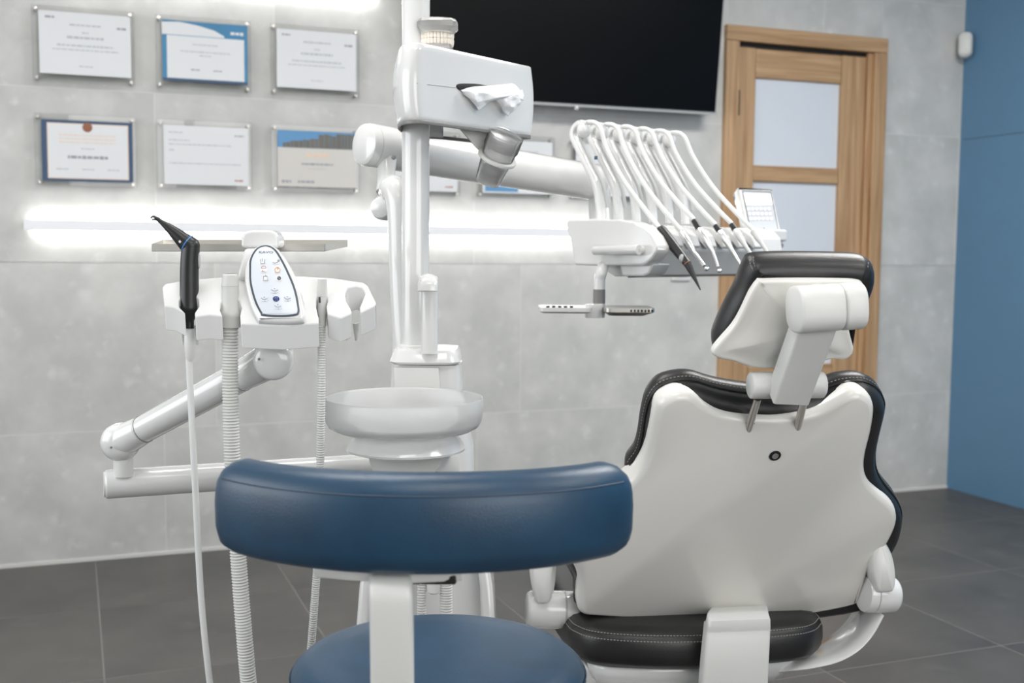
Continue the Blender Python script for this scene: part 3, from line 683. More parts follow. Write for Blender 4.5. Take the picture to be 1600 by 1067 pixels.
# floor cabinet
def rr(cx, cy, z, w_, d_, r, n=5): return [Vector((cx+a, cy+b, z)) for a, b in rrect(w_, d_, r, n)]
cx = P(668, 930, 2.12).x
unit.part('cabinet', MB().loft([rr(cx, UV+.09, 0, .34, .30, .05), rr(cx, UV+.09, .04, .335, .295, .05), rr(cx, UV+.09, .30, .28, .25, .045), rr(cx, UV+.09, .52, .235, .21, .045), rr(cx, UV+.08, .62, .19, .18, .05), rr(cx, UV+.06, .72, .155, .155, .05)]), WHITE, ang=50)
for sgn, nm in ((-1, 'side_fin'), (1, 'side_fin')):
    unit.part(nm, MB().loft([rr(cx+sgn*(.132+.055), UV-.01, 0.0, .04, .20, .015), rr(cx+sgn*(.125), UV-.005, .28, .032, .17, .012), rr(cx+sgn*.113, UV+.0, .50, .024, .15, .01), rr(cx+sgn*.09, UV+.03, .63, .02, .1, .008)]), WHITE, ang=50)
# upper column
c2 = P(668, 600, UV).x
zt1 = P(668, 570, 2.10).z
unit.part('column', MB().loft([rr(P(676, 740, 2.1).x, UV, .60, .155, .13, .05), rr(P(676, 705, 2.1).x, UV, P(676, 700, 2.1).z, .150, .125, .05), rr(c2, UV, P(668, 640, UV).z, .142, .125, .03), rr(c2, UV, zt1, .128, .12, .022)]), WHITE, ang=50)
unit.part('column_inset', MB().loft([rr(P(655, 640, 2.08).x, 2.082, P(655, 640, 2.08).z, .086, .01, .003, 2), rr(P(650, 575, 2.08).x, 2.085, P(650, 574, 2.085).z, .084, .01, .003, 2)]), WHITE2)
zc0, zc1 = P(666, 570, 2.075).z, P(666, 546, 2.1).z
cc_ = P(666, 555, 2.13)
unit.part('column_cap', MB().loft([rr(cc_.x, UV-.005, zc0, .124, .135, .025), rr(cc_.x, UV-.005, zc0+.004, .132, .142, .028), rr(cc_.x+.001, UV-.003, zc1-.006, .122, .134, .026), rr(cc_.x+.001, UV-.003, zc1, .114, .126, .024)]), WHITE, ang=45)
# pole
px_ = P(650, 545, UV).x
pole = unit.part('pole', MB().lathe([(.026, zc1-.01), (.026, 2.25), (.022, 2.262), (.012, 2.268)], (P(649.5, 300, UV).x, UV, 0), n=48), WHITE, ang=50)
unit.part('pole_collar', MB().lathe([(.030, zc1), (.030, zc1+.004), (.027, zc1+.006)], (P(649.5, 300, UV).x, UV, 0), n=40), WHITE2)
# cup filler spout
fs = spline([P(671, 552, 2.07), P(671, 500, 2.07), P(671, 460, 2.07), P(671, 446, 2.067), P(670.5, 438, 2.052), P(669.5, 437, 2.035), P(668.5, 444, 2.022), P(668, 455, 2.018)], 5)
sw_ = MB(); rings = []
for i, q in enumerate(fs):
    td = (fs[min(i+1, len(fs)-1)]-fs[max(i-1, 0)]).normalized(); xx = Vector((1, 0, 0)); yy = td.cross(xx).normalized(); f = i/(len(fs)-1)
    kx = .0155+.0030*max(0, (f-.45)/.55); ky = .013-.006*max(0, (f-.45)/.55)
    rings.append([q+xx*math.cos(2*math.pi*j/20)*kx+yy*math.sin(2*math.pi*j/20)*ky for j in range(20)])
unit.part('cup_filler', sw_.loft(rings), WHITE, ang=60)
# saucer and bowl
BV = 1.93
bc = P(631, 614, BV); BR = .1374
zsb = P(634, 700, BV).z; scx = P(634, 700, BV).x
zbb = P(631, 667, BV).z
sau = MB().lathe([(.05, zsb-.004), (.0945, zsb-.004), (.102, zsb-.0015), (.1028, zsb+.002), (.0995, zsb+.008), (.085, zsb+.030), (.079, zbb-.008), (.02, zbb-.008)], (scx, BV, 0), n=56)
unit.part('bowl_base', sau, WHITE, ang=40)
unit.part('bowl_support', MB().tube([(scx, BV+.02, zsb-.004), (scx+.02, 2.03, zsb-.05), (c2, 2.10, zsb-.09)], [.07, .068, .066], 32), WHITE2)
bh = bc.z-zbb
bowl = MB().lathe([(.02, 0), (BR-.040, .0005), (BR-.020, .003), (BR-.009, .009), (BR-.004, .018), (BR-.001, .034), (BR, bh-.002), (BR-.0015, bh), (BR-.0035, bh-.001), (BR-.005, bh-.004), (BR-.0065, .034), (BR-.010, .018), (BR-.016, .012), (BR-.03, .009), (.02, .006)], (bc.x, BV, zbb-.0065), n=72)
unit.part('bowl', bowl, BOWLM, label='round frosted glass bowl', ang=60)
unit.part('bowl_drain', MB().lathe([(.02, -.002), (.02, .003), (.012, .004)], (bc.x, BV, zbb+.0005), n=24), STEEL)
# ------------------------------------------------------------ hoses helper
def corrugated(pts, r, pitch=.0048, amp=.0011, n=18):
    q = resample(spline(pts, 8), pitch/3); rs = [r+(amp if i % 3 == 1 else -amp*.5) for i in range(len(q))]
    return MB().tube(q, rs, n)
for i, (xa, xb, r_) in enumerate(((661, 659, .0075), (696, 697, .011))):
    unit.part('supply_hose', corrugated([P(xa, 878, 2.02), P(xb, 920, 2.02), P(xb, 980, 2.02), Vector((P(xb, 980, 2.02).x, 2.03, .25)), Vector((P(xb, 980, 2.02).x, 2.06, .02))], r_), HOSE)
unit.part('water_filter', MB().lathe([(.008, 0), (.0135, .004), (.0135, .06), (.01, .065)], Vector((P(678, 925, 2.02).x, 2.02, P(678, 927, 2.02).z)), n=24), WHITE)

# ------------------------------------------------------------ ASSISTANT CONSOLE with its swing arm
con = Thing('assistant_console', 'white assistant console with egg shaped control pad on jointed arm', 'dental console', P(430, 520, 1.8))
tau = R(48); kb = Vector((0, math.cos(tau), math.sin(tau))); ka = Vector((1, 0, 0)); kn = ka.cross(kb); kn = -kn if kn.y > 0 else kn
ko = P(420, 503, 1.735)
CO = [(253.5,448),(258,443),(300,436),(374,431),(470,431),(520,434),(568,441),(575,446),(588,473),(586,477),(563,488),(562,480),(567,468),(571,458),(567,450),(556,447),(543,450),(539,459),(541,470),(548,482),(550,489),(531,497),(512,491),(510,478),(512,468),(508,460),(500,459),(495,466),(494,480),(498,496),(498,505),(440,509),(376,506),(375,492),(378,480),(375,470),(366,464),(352,465),(345,473),(344,484),(348,494),(326,492),(305,495),(304,488),(311,478),(310,466),(302,460),(288,460),(280,468),(280,479),(290,489),(273,480),(257,478)]
cop = [PP(x, y, ko, kn) for x, y in CO]
body = con.part('body', MB().prism(cop, (0, .006, -.0385)), WHITE, bev=.0022, seg=3)
# deeper centre block
# fork of the empty holder and of the camera holder
for (x, y0, y1, v) in ((541, 505, 531, 1.80), (556, 505, 532, 1.80), (285, 505, 538, 1.80), (305, 508, 539, 1.80)):
    con.part('holder_fork', MB().tube([P(x, y0, v), P(x+1, (y0+y1)/2, v), P(x+2, y1, v)], [.0052, .0045, .003], 10), WHITE2)
# egg shaped pad
te = R(62); eb = Vector((0, math.cos(te), math.sin(te))); en = ka.cross(eb); en = -en if en.y > 0 else en
eo = P(425, 495, 1.728)
EG = [(415.5,380),(397.5,385.5),(386,403),(381.5,421),(382.5,444),(390,474),(402,499),(408,502),(440,504),(470,502.5),(476,496),(475.5,485),(469.5,456),(459,427),(446,403),(432,386)]
egp = spline([PP(x, y, eo, en) for x, y in EG], 4, True)
pad = con.part('control_pad', MB().puff(egp, en, [(-.001, -.035), (-.001, -.02), (0, -.006), (.002, -.002), (.005, 0)]), WHITE, ang=50)
IN = [(416,383),(401,388),(391,404),(389.5,421),(390.5,444),(398,472),(407,490),(411,494),(440,495.5),(462,493.5),(467.5,489),(467.5,478),(462,452),(452,427),(441,405),(430,389)]
inp = spline([PP(x, y, eo, en) for x, y in IN], 4, True)
con.part('pad_ring', MB().puff(inp, en, [(0, -.001), (0, .0006), (.0005, .0008)]), SLATE, pad, label='slate grey outline ring', ang=60)
con.part('pad_foil', MB().puff(inp, en, [(.0032, -.001), (.0032, .0011), (.0036, .0013)]), PADM, pad, ang=60)
def EP(x, y, h=.0016): return PP(x, y, eo+en*h, en)
con.part('lettering', text_mb('KAVO', .0056, EP(415.5, 394), Vector((1.5, 0, 0)), eb, .0001), INKT, pad, flat=True)
def key(cx, cy, w=10, h=9, col=KEYM):
    q = [EP(cx+a, cy+b, .0013) for a, b in rrect(w, h, 2, 3)]; return con.part('button', MB().puff(q, en, [(0, 0), (0, .0004), (.0002, .0006)]), col, pad)
def icon(k, lines, mat, r=.00032):
    mb = MB()
    for ln in lines: mb.tube([EP(x, y, .0021) for x, y in ln], r, 5)
    con.part('icon', mb, mat, k)
def circ(cx, cy, r, n=14, a0=0, a1=360): return [(cx+r*math.cos(R(a0+(a1-a0)*i/n)), cy+r*math.sin(R(a0+(a1-a0)*i/n))) for i in range(n+1)]
k = key(410, 408); icon(k, [[(406.5, 405), (407.5, 411.5), (413, 411.5), (414, 405)], [(410, 403.5), (410, 408.5)]], INKD)
k = key(431, 408, 13); icon(k, [[(426, 409), (429, 411), (433, 410), (437, 406)], [(433, 408), (435, 405), (437, 409)]], INKD)
k = key(412, 421.5, 10, 9, PAPER); icon(k, [circ(412, 419, 3.6, 14, 180, 360), [(408.4, 419), (415.6, 419)], [(408.5, 424), (415.5, 424.5)], [(409.5, 422), (411.5, 424)]], INKR)
k = key(433.5, 421.5, 10, 9, PAPER); icon(k, [circ(433.5, 421.5, 4), [(433.5, 421.5), (433.5, 418.5), (435.5, 419.5)]], INKO, .0005)
k = key(415, 434.5); icon(k, [[(411.5, 431.5), (418, 431.5), (418, 438), (411.5, 438), (411.5, 431.5)], [(414, 430.5), (416, 430.5)]], INKD)
k = key(436, 434.5); icon(k, [circ(436, 434.5, 2.6), circ(436.5, 435, 1.2), circ(436.5, 435, 1.8)], INKD, .0005)
for (x, y) in ((429, 454), (413, 467), (449, 466.5), (434, 479)):
    k = key(x, y, 12, 8, PADM); icon(k, [[(x-5, y-2), (x-2, y+.5), (x+1, y+.8), (x+5, y-1)], [(x, y-4), (x-.6, y-2.6), (x+.8, y-2.8)], [(x+.5, y+3), (x+1.5, y+4)]], INKD)
q = [EP(431.5+5.2*math.cos(2*math.pi*i/24), 467+4.2*math.sin(2*math.pi*i/24), .0013) for i in range(24)]
k = con.part('button', MB().puff(q, en, [(0, 0), (0, .0006), (.0004, .0009)]), INKB, pad, label='round dark blue button')
icon(k, [[(429, 465.5), (431, 465.5), (430.2, 465)], [(432.5, 465.3), (434, 465.3)], [(430, 469), (431.5, 469)], [(432.8, 468.8), (434, 468.8)]], PAPER)
# steel rail tray on its neck
hz = P(405, 375, 1.83)
neck = MB().loft([[Vector((P(x, y, v).x, v+b, P(x, y, v).z+.0)) for x, b in ((x0, -.012), (x1, -.012), (x1, .02), (x0, .02))] for x0, x1, y, v in ((372, 440, 440, 1.80), (374, 440, 425, 1.80), (381, 436, 400, 1.81), (384, 434, 388, 1.82))])
con.part('neck', neck, WHITE, bev=.006)
kk = [P(x, y, 1.83) for x, y in ((378, 388), (378, 371), (383, 362), (395, 359.5), (422, 359.5), (432, 362), (437, 371), (437, 388))]
con.part('tray_mount', MB().prism([Vector((q.x, 1.822, q.z)) for q in kk], (0, .05, 0)), WHITE, bev=.006, seg=4)
tray = Thing('instrument_shelf', 'slim rectangular stainless steel shelf above the control pad', 'shelf', P(390, 390, 1.93))
n0, n1, f0, f1 = P(237, 393, 1.87), P(507, 393, 1.87), P(255, 385.5, 2.02), P(542, 385.5, 2.02)
tm = MB().prism([n0, n1, f1, f0], (0, 0, .0012))
tray.part('shelf_plate', tm, STEEL, flat=True)
for a_, b_ in ((n0, n1), (n1, f1), (f1, f0), (f0, n0)):
    tray.part('rim', MB().loft([[a_+Vector((0, 0, 0)), a_+Vector((0, .0015, 0)), a_+Vector((0, .0015, .0125)), a_+Vector((0, 0, .0125))], [b_, b_+Vector((0.0012, .0015, 0)), b_+Vector((0.0012, .0015, .0125)), b_+Vector((0, 0, .0125))]]), STEEL, flat=True)
# arm
J1 = P(424, 562, 1.80)
j0 = P(189, 690, 1.94)
j = MB(); j.lathe([(.012, -.030), (.026, -.028), (.0305, -.022), (.0315, -.012), (.0315, .012), (.0305, .022), (.026, .028), (.012, .030)], J1+Vector((0.004, 0, 0)), (0.15, -1, 0), 40)
con.part('arm_joint', j, WHITE, ang=60); con.part('joint_stub', MB().tube([J1+Vector((.004, .004, 0)), Vector((J1.x+.004, 1.80, P(424, 530, 1.8).z))], .030, 36), WHITE)
dirr = (J1-j0).normalized()
con.part('upper_arm', MB().tube([j0+dirr*.02, j0+dirr*.05, J1-dirr*.045], [.0225, .0235, .0255], 36), WHITE)
for f in (.165, .81):
    q = j0.lerp(J1, f); rr0 = .0238+.0022*f; con.part('arm_seam', MB().tube([q-dirr*.0005, q+dirr*.0005], rr0+.0003, 36), GREY)
con.part('joint_collar', MB().tube([J1-dirr*.05, J1-dirr*.02, J1], [.0262, .028, .029], 36), WHITE)
jm = MB(); jm.lathe([(.012, -.028), (.024, -.025), (.031, -.016), (.033, -.004), (.033, .008), (.031, .016), (.024, .024), (.012, .028)], j0, (.1, -1, 0), 40); con.part('arm_joint', jm, WHITE, ang=60)
con.part('joint_collar', MB().tube([j0, j0+dirr*.03, j0+dirr*.055], [.029, .0265, .0243], 36), WHITE)
for (x, y, v, o) in ((174, 699, 1.94, .033), (405, 561, 1.80, .034)): con.part('screw', MB().lathe([(.0022, 0), (.0022, .0015), (.001, .002)], P(x, y, v-o), (0, -1, 0), 10), GREY)
t0, t1 = P(164, 761, 1.94), P(608, 724, 2.13)
tz = (t0.z+t1.z)/2; t0.z = t1.z = tz
nk = P(193, 742, 1.94)
con.part('joint_post', MB().tube([Vector((nk.x, 1.94, tz+.015)), Vector((nk.x, 1.94, j0.z-.01))], .0165, 28), WHITE2)
td = (t1-t0).normalized()
con.part('lower_arm', MB().tube([t0, t0+td*.002, t0+td*.004, t1, t1+td*.06], [.0225, .0245, .0252, .0252, .0252], 40), WHITE)
con.part('end_cap', MB().tube([t0-td*.002, t0+td*.001], .0215, 36), WHITE2)

# ------------------------------------------------------------ hand pieces standing in the console
cam_ = Thing('intraoral_scanner', 'bent black handheld dental camera with light blue ring in the console', 'handpiece', P(296, 500, 1.78))
v0 = 1.775
bd = spline([P(298, 385, v0), P(296, 420, v0), P(296, 470, v0), P(296, 485, v0), P(296, 497, v0), P(296, 513, v0)], 4)
rsb = []
for q in bd:
    f = (bd[0].z-q.z)/(bd[0].z-bd[-1].z); rsb.append(.0140+.001*f if f < .72 else (.0150 if f < .76 else .0075+.0075*max(0, (.9-f)/.14) if f < .9 else .0072))
hb_ = cam_.part('body', MB().tube(bd, rsb, 28), BLACK)
cam_.part('elbow', MB().ball(P(298, 384, v0), .0142, 28, 14, (1, 1, .95)), BLACK)
ha_ = [P(299, 385, v0), P(291, 379.5, v0), P(276, 366, v0-.002), P(260, 352.5, v0-.004), P(251, 345.5, v0-.005)]
cam_.part('head', MB().tube(ha_, [.0142, .0138, .0098, .0058, .0036], 24, ), BLACK, ang=60)
cam_.part('tip', MB().tube([P(251, 346, v0-.005), P(246, 342, v0-.006), P(240, 340, v0-.006), P(237, 342, v0-.006)], [.0036, .0034, .0040, .0034], 16), BLACK)
cam_.part('lens', MB().ball(P(239, 342, v0-.010), .0026, 12, 8), CHROME)
dr = (ha_[1]-ha_[0]).normalized(); q = ha_[0].lerp(ha_[1], .8)
cam_.part('ring', MB().tube([q-dr*.0009, q+dr*.0009], .0144, 32), BLUED, label='light blue ring')
lt = P(281, 377.5, v0-.0128)
cam_.part('print', MB().box(lt, (.0034, .0006, .0034), (Vector((.8, 0, .6)), Vector((0, 1, 0)), Vector((-.6, 0, .8)))), PAPER, hb_, flat=True)
cam_.part('side_button', MB().ball(P(311, 407, v0), .004, 12, 10, (.6, 1, 3.2)), MID)
def sleeve_and_cord(T, pts, r, mat=HOSEW): T.part('cord', MB().tube(spline(pts, 8), r, 14), mat)
cam_.part('sleeve', MB().lathe([(.0072, 0), (.0082, -.002), (.0088, -.028), (.0070, -.045), (.0055, -.050)], P(296, 514, v0), (0, 0, 1), 20), WHITE2)
gz = .02
base_c = Vector((cx, UV-.02, 0))
sleeve_and_cord(cam_, [P(295, 560, v0), P(298, 620, v0), P(305, 760, v0), P(314, 930, v0), P(328, 1067, v0+.0), P(345, 1180, v0+.02), P(400, 1290, 1.86), Vector((base_c.x-.30, 1.96, .06)), Vector((base_c.x-.16, 2.08, .05))], .0052)
suc = Thing('suction_hose', 'thick corrugated suction hose with grey nozzle, left of the control pad', 'suction hose', P(360, 500, 1.77))
v1 = 1.77
nz = MB().lathe([(.0098, 0), (.0112, -.001), (.0118, -.003), (.0138, -.019), (.0132, -.0195), (.0136, -.040), (.0142, -.052), (.0166, -.060), (.0168, -.066), (.0156, -.068), (.0154, -.082), (.0148, -.0838)], P(359.5, 428, v1), (0, 0, 1), 32)
nzp = suc.part('nozzle', nz, HOSE, ang=50)
suc.part('opening', MB().lathe([(.0088, .0002), (.0088, .0004)], P(359.5, 428, v1), (0, 0, 1), 24), DARK, nzp)
suc.part('hose', corrugated([P(359.5, 512, v1), P(360, 620, v1), P(364, 740, v1), P(373, 880, v1), P(388.5, 1067, v1), P(405, 1180, 1.80), P(450, 1290, 1.88), Vector((base_c.x-.24, 1.95, .07)), Vector((base_c.x-.14, 2.06, .05))], .0122), HOSE, kind='stuff')
sal = Thing('saliva_hose', 'thin corrugated saliva hose with slim nozzle, right of the control pad', 'suction hose', P(502, 500, 1.77))
sal.part('nozzle', MB().lathe([(.0058, 0), (.0074, -.001), (.0082, -.028), (.0078, -.0282), (.0078, -.052), (.0062, -.058), (.0062, -.074)], P(503.5, 435, v1), (0, 0, 1), 24), HOSE, ang=50)
sal.part('switch', MB().tube([P(499, 464, v1-.0075), P(499.5, 473, v1-.0075)], .0016, 8), BLACK)
sal.part('hose', corrugated([P(502.5, 505, v1), P(502, 620, v1), P(500, 740, v1+.02), P(497, 860, v1+.04), P(487, 1000, v1+.06), P(478, 1120, v1+.08), P(500, 1250, 1.93), Vector((base_c.x-.18, 2.03, .05)), Vector((base_c.x-.12, 2.08, .08))], .0062, .004, .0007, 14), HOSE, kind='stuff')

# ------------------------------------------------------------ TISSUE DISPENSER on the pole
zt_, zb2 = 1.4860, 1.3515
PLN = [(-.150, 2.026), (-.162, 2.011), (-.172, 2.007), (-.184, 2.012), (-.197, 2.03), (-.210, 2.085), (-.211, 2.16), (-.200, 2.225), (-.178, 2.268), (-.142, 2.29)]
e_ = Vector((.0358+.170, 2.262-2.0, 0)).normalized(); dperp = Vector((-e_.y, e_.x, 0))
FR = Vector((.0358, 2.262, 0)); RRp = FR + dperp*.150 - e_*.0
def outline(z, bul, whole=False):
    L = [Vector((x, y, z)) for x, y in PLN]; Ls = spline(L, 4)
    cen = Vector((-.12, 2.14, z)); out = []
    for i, q in enumerate(Ls):
        wgt = math.sin(math.pi*min(1, i/(len(Ls)-1)))**.7; out.append(q+(q-cen).normalized()*bul*wgt*.9)
    rear_r = RRp.copy(); rear_r.z = z; fr = FR.copy(); fr.z = z; last = out[-1]
    rear = [last.lerp(rear_r, f) for f in (.25, .5, .75, .95)]
    rc = [rear_r.lerp(fr, f)+e_*(bul*.8) for f in (.04, .2, .4, .6, .8, .97)]
    fr_ = [fr.lerp(Vector((-.150, 2.026, z)), f) for f in (.02, .25, .5, .75, .97)]
    return (out + rear + rc + fr_) if whole else (rc + fr_ + out)
rings = []
for i in range(13):
    f = i/12; z = zb2+(zt_-zb2)*f; rings.append(outline(z, .0125*(1-(2*f-1)**2)))
tis = Thing('tissue_dispenser', 'large white wall style tissue box clamped round the pole, a tissue hanging out', 'dispenser', (-.11, 2.15, zb2))
def rimset(rs, ins):
    return rs
tb_ = MB(); ct = sum((q for q in rings[-1]), Vector())/len(rings[-1])
rings2 = rings + [[q.lerp(Vector((ct.x, ct.y, q.z)), .02)+Vector((0, 0, .0018)) for q in rings[-1]]]
tb_.loft(rings2, False, True, closed=False)
cov = tis.part('cover', tb_, WHITE, ang=50)
sl = cov.modifiers.new('thickness', 'SOLIDIFY'); sl.thickness = .003; sl.offset = -1
hoop = [q+Vector((0, 0, .001)) for q in outline(zb2-.001, 0, True)]; hoop.append(hoop[0])
tis.part('base_hoop', MB().tube(hoop, 1, sec=rrect(.007, .004, .0015, 2), up=(0, 0, 1)), GREY, label='grey bottom hoop')
fn = -dperp
def FP(x, y, h=.001): return PP(x, y, FR+Vector((0, 0, 1.4))+fn*h, fn)
tis.part('seam', MB().tube([FP(651, 130, .0002), FP(714, 137, .0002)], .0005, 6), MID)
slot = spline([FP(x, y, .0004) for x, y in ((713, 135), (717, 131), (730, 130.5), (748, 131.5), (770, 136), (778, 142), (772, 146), (755, 147), (730, 144.5), (718, 141))], 4, True)
tis.part('slot', MB().puff(slot, fn, [(0, -.0015), (0, .0004), (.0006, .0006)]), DARK)  # raised dark slab; the hole's inner shade is painted, no opening is cut
# hanging tissue
ts = Thing('tissue', 'crumpled white tissue pulled from the slot of the tissue box', 'tissue', FP(760, 150, .0))
def sheet(rows_):
    from mathutils import noise
    K = 6; fine = []
    cols = [spline(r__, K) for r__ in rows_]; cols2 = [spline([c_[j_] for c_ in cols], K) for j_ in range(len(cols[0]))]
    for i in range(len(cols2[0])):
        row = []
        for c_ in cols2:
            q = c_[i]; h_ = 1-abs(noise.noise(q*55))*2; h2 = 1-abs(noise.noise(q*120+Vector((5, 1, 2))))*2
            row.append(q+fn*(.0030*h_+.0013*h2))
        fine.append(row)
    rows_ = fine
    mb = MB(); n = len(rows_[0]); vs = [q for r__ in rows_ for q in r__]; fs = []
    for i in range(len(rows_)-1):
        for j_ in range(n-1): fs.append((i*n+j_, i*n+j_+1, (i+1)*n+j_+1, (i+1)*n+j_))
    return mb.add(vs, fs)
s1 = sheet([[FP(718, 141, .002), FP(735, 136, .006), FP(760, 134, .010), FP(785, 132, .014), FP(800, 130, .010)],
            [FP(721, 144, .004), FP(738, 144, .014), FP(760, 143, .020), FP(784, 141, .024), FP(806, 134, .016)],
            [FP(733, 156, .006), FP(742, 156, .016), FP(757, 154, .018), FP(779, 152, .030), FP(812, 146, .018)],
            [FP(741, 165, .008), FP(746, 165, .012), FP(755, 161, .014), FP(776, 156, .018), FP(815, 152, .018)],
            [FP(747.5, 172, .010), FP(749, 171, .010), FP(756, 165, .011), FP(773, 155, .012), FP(816, 157, .016)]])
o = ts.part('sheet', s1, TISSUE, ang=25); o.modifiers.new('thickness', 'SOLIDIFY').thickness = .0006
s2 = sheet([[FP(773, 155, .010), FP(786, 150, .022), FP(800, 144, .024), FP(815, 140, .012)],
            [FP(778, 163, .012), FP(788, 160, .024), FP(802, 156, .022), FP(817, 150, .014)],
            [FP(784, 172, .012), FP(790, 171, .018), FP(803, 166, .020), FP(814, 158, .016)],
            [FP(792, 182, .010), FP(794, 180, .012), FP(802, 172, .012), FP(810, 164, .012)]])
o = ts.part('sheet', s2, TISSUE, ang=25); o.modifiers.new('thickness', 'SOLIDIFY').thickness = .0006
# cup holder ring
ctop, cbot = P(791, 210, 2.155), P(757, 296, 2.205); cax = (ctop-cbot).normalized()
rc_ = ctop.lerp(cbot, .42); 
hold = Thing('cup_holder', 'grey white ring bracket holding the plastic cups under the tissue box', 'cup holder', rc_)
RG = .0345
hold.part('ring', MB().lathe([(RG-.004, -.003), (RG+.003, -.003), (RG+.004, 0), (RG+.003, .003), (RG-.004, .003)], rc_, cax, 48), WHITE2, ang=40)
yq_ = cax.cross(Vector((0, 1, 0))).normalized()
wq = [P(714, 199, 2.14), P(760, 203, 2.19), P(764, 222, 2.185), P(757, 238, 2.19), P(752, 241, 2.185), P(742, 228, 2.165), P(728, 211, 2.15)]
hold.part('bracket', MB().prism(wq, (0, .003, 0)), WHITE2, bev=.001)
for i in range(7):
    o_ = ctop - cax*(.0045*i); r0, r1 = .0335, .0245
    cm = MB(); prof = [(r0, 0), (r0+.0008, .0004), (r0+.0008, -.0012), (r0-.0004, -.0015), (r1, -.074), (r1-.001, -.0752), (.002, -.075), (.002, -.0745), (r1-.0015, -.0745), (r0-.0014, -.001)]
    cm.lathe(prof, o_, cax, 40)
    single('plastic_cup', 'milky clear ribbed plastic cup in the tilted cup stack', 'cup', o_, cm, CUPM, group='plastic cups nested in the holder ring', ang=40)
# dental model on the box
dm = Thing('dental_model', 'clear resin teeth model standing on top of the tissue box', 'dental model', P(684, 80, 2.13))
mo = P(684, 78, 2.13); mo.z = zt_+.002
def horse(sx, sy, z, k=1): return [mo+Vector((a*sx*k, b*sy*k, z)) for a, b in ((-1, -.55), (-.8, -.95), (-.3, -1.15), (.3, -1.15), (.8, -.95), (1, -.5), (1, .3), (.95, .8), (.6, .9), (-.6, .9), (-.95, .8), (-1, .3))]
dm.part('lower_base', MB().loft([horse(.032, .028, 0), horse(.033, .029, .004), horse(.028, .025, .010), horse(.027, .024, .016)]), RESIN, ang=30)
dm.part('upper_base', MB().loft([horse(.030, .026, .036), horse(.032, .028, .042), horse(.037, .031, .047), horse(.037, .031, .056), horse(.033, .027, .062), horse(.026, .02, .064)]), RESIN, ang=30)
for i in range(12):
    a = R(200+140*i/11+0); cxx = mo+Vector((math.cos(a)*.028, math.sin(a)*.026+.002, 0)); wd = .0036 if 3 < i < 8 else .0044
    for z0_, z1_ in ((.012, .0265), (.040, .0270)):
        s_ = 1 if z1_ > z0_ else -1
        if z0_ > .03: z0_, z1_ = .040, .0268
        dm.part('tooth', MB().lathe([(wd*.55, z0_), (wd*.85, z0_+(z1_-z0_)*.35), (wd, z0_+(z1_-z0_)*.75), (wd*.8, z1_)], cxx, (0, 0, 1), 8), TOOTH)

# ------------------------------------------------------------ DELIVERY ARM AND UNIT
dl = Thing('delivery_unit', 'white instrument delivery unit with six hose whips on a thick arm', 'dental console', P(1060, 400, 2.7))
A0, A1 = P(566, 225, 2.35), P(925, 284, 2.80)
ad = (A1-A0).normalized()
dl.part('swing_arm', MB().tube([A0, A0+ad*.004, A0+ad*.014, A0+ad*.10, A1, A1+ad*.02], [.036, .042, .0445, .0445, .044, .04], 44), WHITE)
dl.part('arm_seam', MB().tube([A0+ad*.022, A0+ad*.0232], .0447, 44), MID)
dl.part('screw', MB().lathe([(.005, 0), (.005, .002), (.002, .003)], P(615, 246, 2.33), (0, -1, 0), 14), GREY)
n_ = P(604, 262, 2.36)
dl.part('neck', MB().tube([P(605, 240, 2.37), P(604, 270, 2.36), P(603, 300, 2.34)], [.022, .018, .020], 28), WHITE)
dl.part('elbow_ball', MB().lathe([(.008, -.03), (.020, -.024), (.025, -.01), (.026, .02)], P(600, 325, 2.31), (.25, 1, 0), 32), WHITE)
po = spline([P(606, 300, 2.33), P(613, 294, 2.30), P(622, 305, 2.28), P(626, 340, 2.27), P(628, 430, 2.26), P(633, 545, 2.25)], 6)
rp = [.020+.010*min(1, i/8)-.006*(i/len(po)) for i in range(len(po))]
dl.part('upright', MB().tube(po, rp, 32), WHITE)
dl.part('upright_foot', MB().tube([P(633, 545, 2.25), Vector((P(633, 545, 2.25).x+.01, 2.235, .72))], [.026, .035], 32), WHITE)
# element: e1 = length, e2 = towards its front
e1 = Vector((.72, .69, 0)).normalized(); e2 = Vector((.69, -.72, 0)).normalized()
eo_ = P(885, 345, 2.56)
def EL(x, y, k=0): return PP(x, y, eo_+e1*k, e1)
EC = [(884,352),(886,343),(930,342),(968,343),(990,347),(1006,355),(1018,368),(1027,385),(1026,393),(1018,404),(1009,413),(1003,415),(923,415),(897,414),(892,380)]
ecap = [EL(x, y) for x, y in EC]
LEN = .50
dl.part('end_cap', MB().prism(ecap, e1*.045), WHITE, bev=.006, seg=4)
BD = [(895,350),(990,350),(1008,357),(1017,368),(1020,391),(1000,431),(960,432),(930,414),(898,412)]
bdp = [EL(x, y, .045) for x, y in BD]
dl.part('body', MB().prism(bdp, e1*LEN), WHITE, bev=.004)
bot = [EL(x, y, .030) for x, y in [(968, 414), (1010, 414), (1003, 428), (996, 432), (972, 432)]]
dl.part('under_block', MB().prism([EL(x, y, .0) + e1*.02 for x, y in [(957, 412), (1012, 412), (1004, 427), (996, 432), (962, 432)]], e1*.06), WHITE, bev=.005)
fpn = [EL(x, y, .06) for x, y in [(1017, 391), (1024, 391), (1004, 432), (980, 434), (980, 429)]]
dl.part('front_panel', MB().prism(fpn, e1*(LEN-.02)), GREY, bev=.002, label='grey front panel')
hd = [EL(937, 391)-e1*.018, EL(1007, 390.5)-e1*.018]
dl.part('handle', MB().tube([hd[0], hd[0].lerp(hd[1], .02), hd[0].lerp(hd[1], .95), hd[1]], [.009, .011, .0115, .0105], 24), WHITE)
dl.part('handle_stem', MB().tube([hd[1]-(hd[1]-hd[0])*.06, hd[1]-(hd[1]-hd[0])*.06+e1*.03], .009, 18), WHITE)
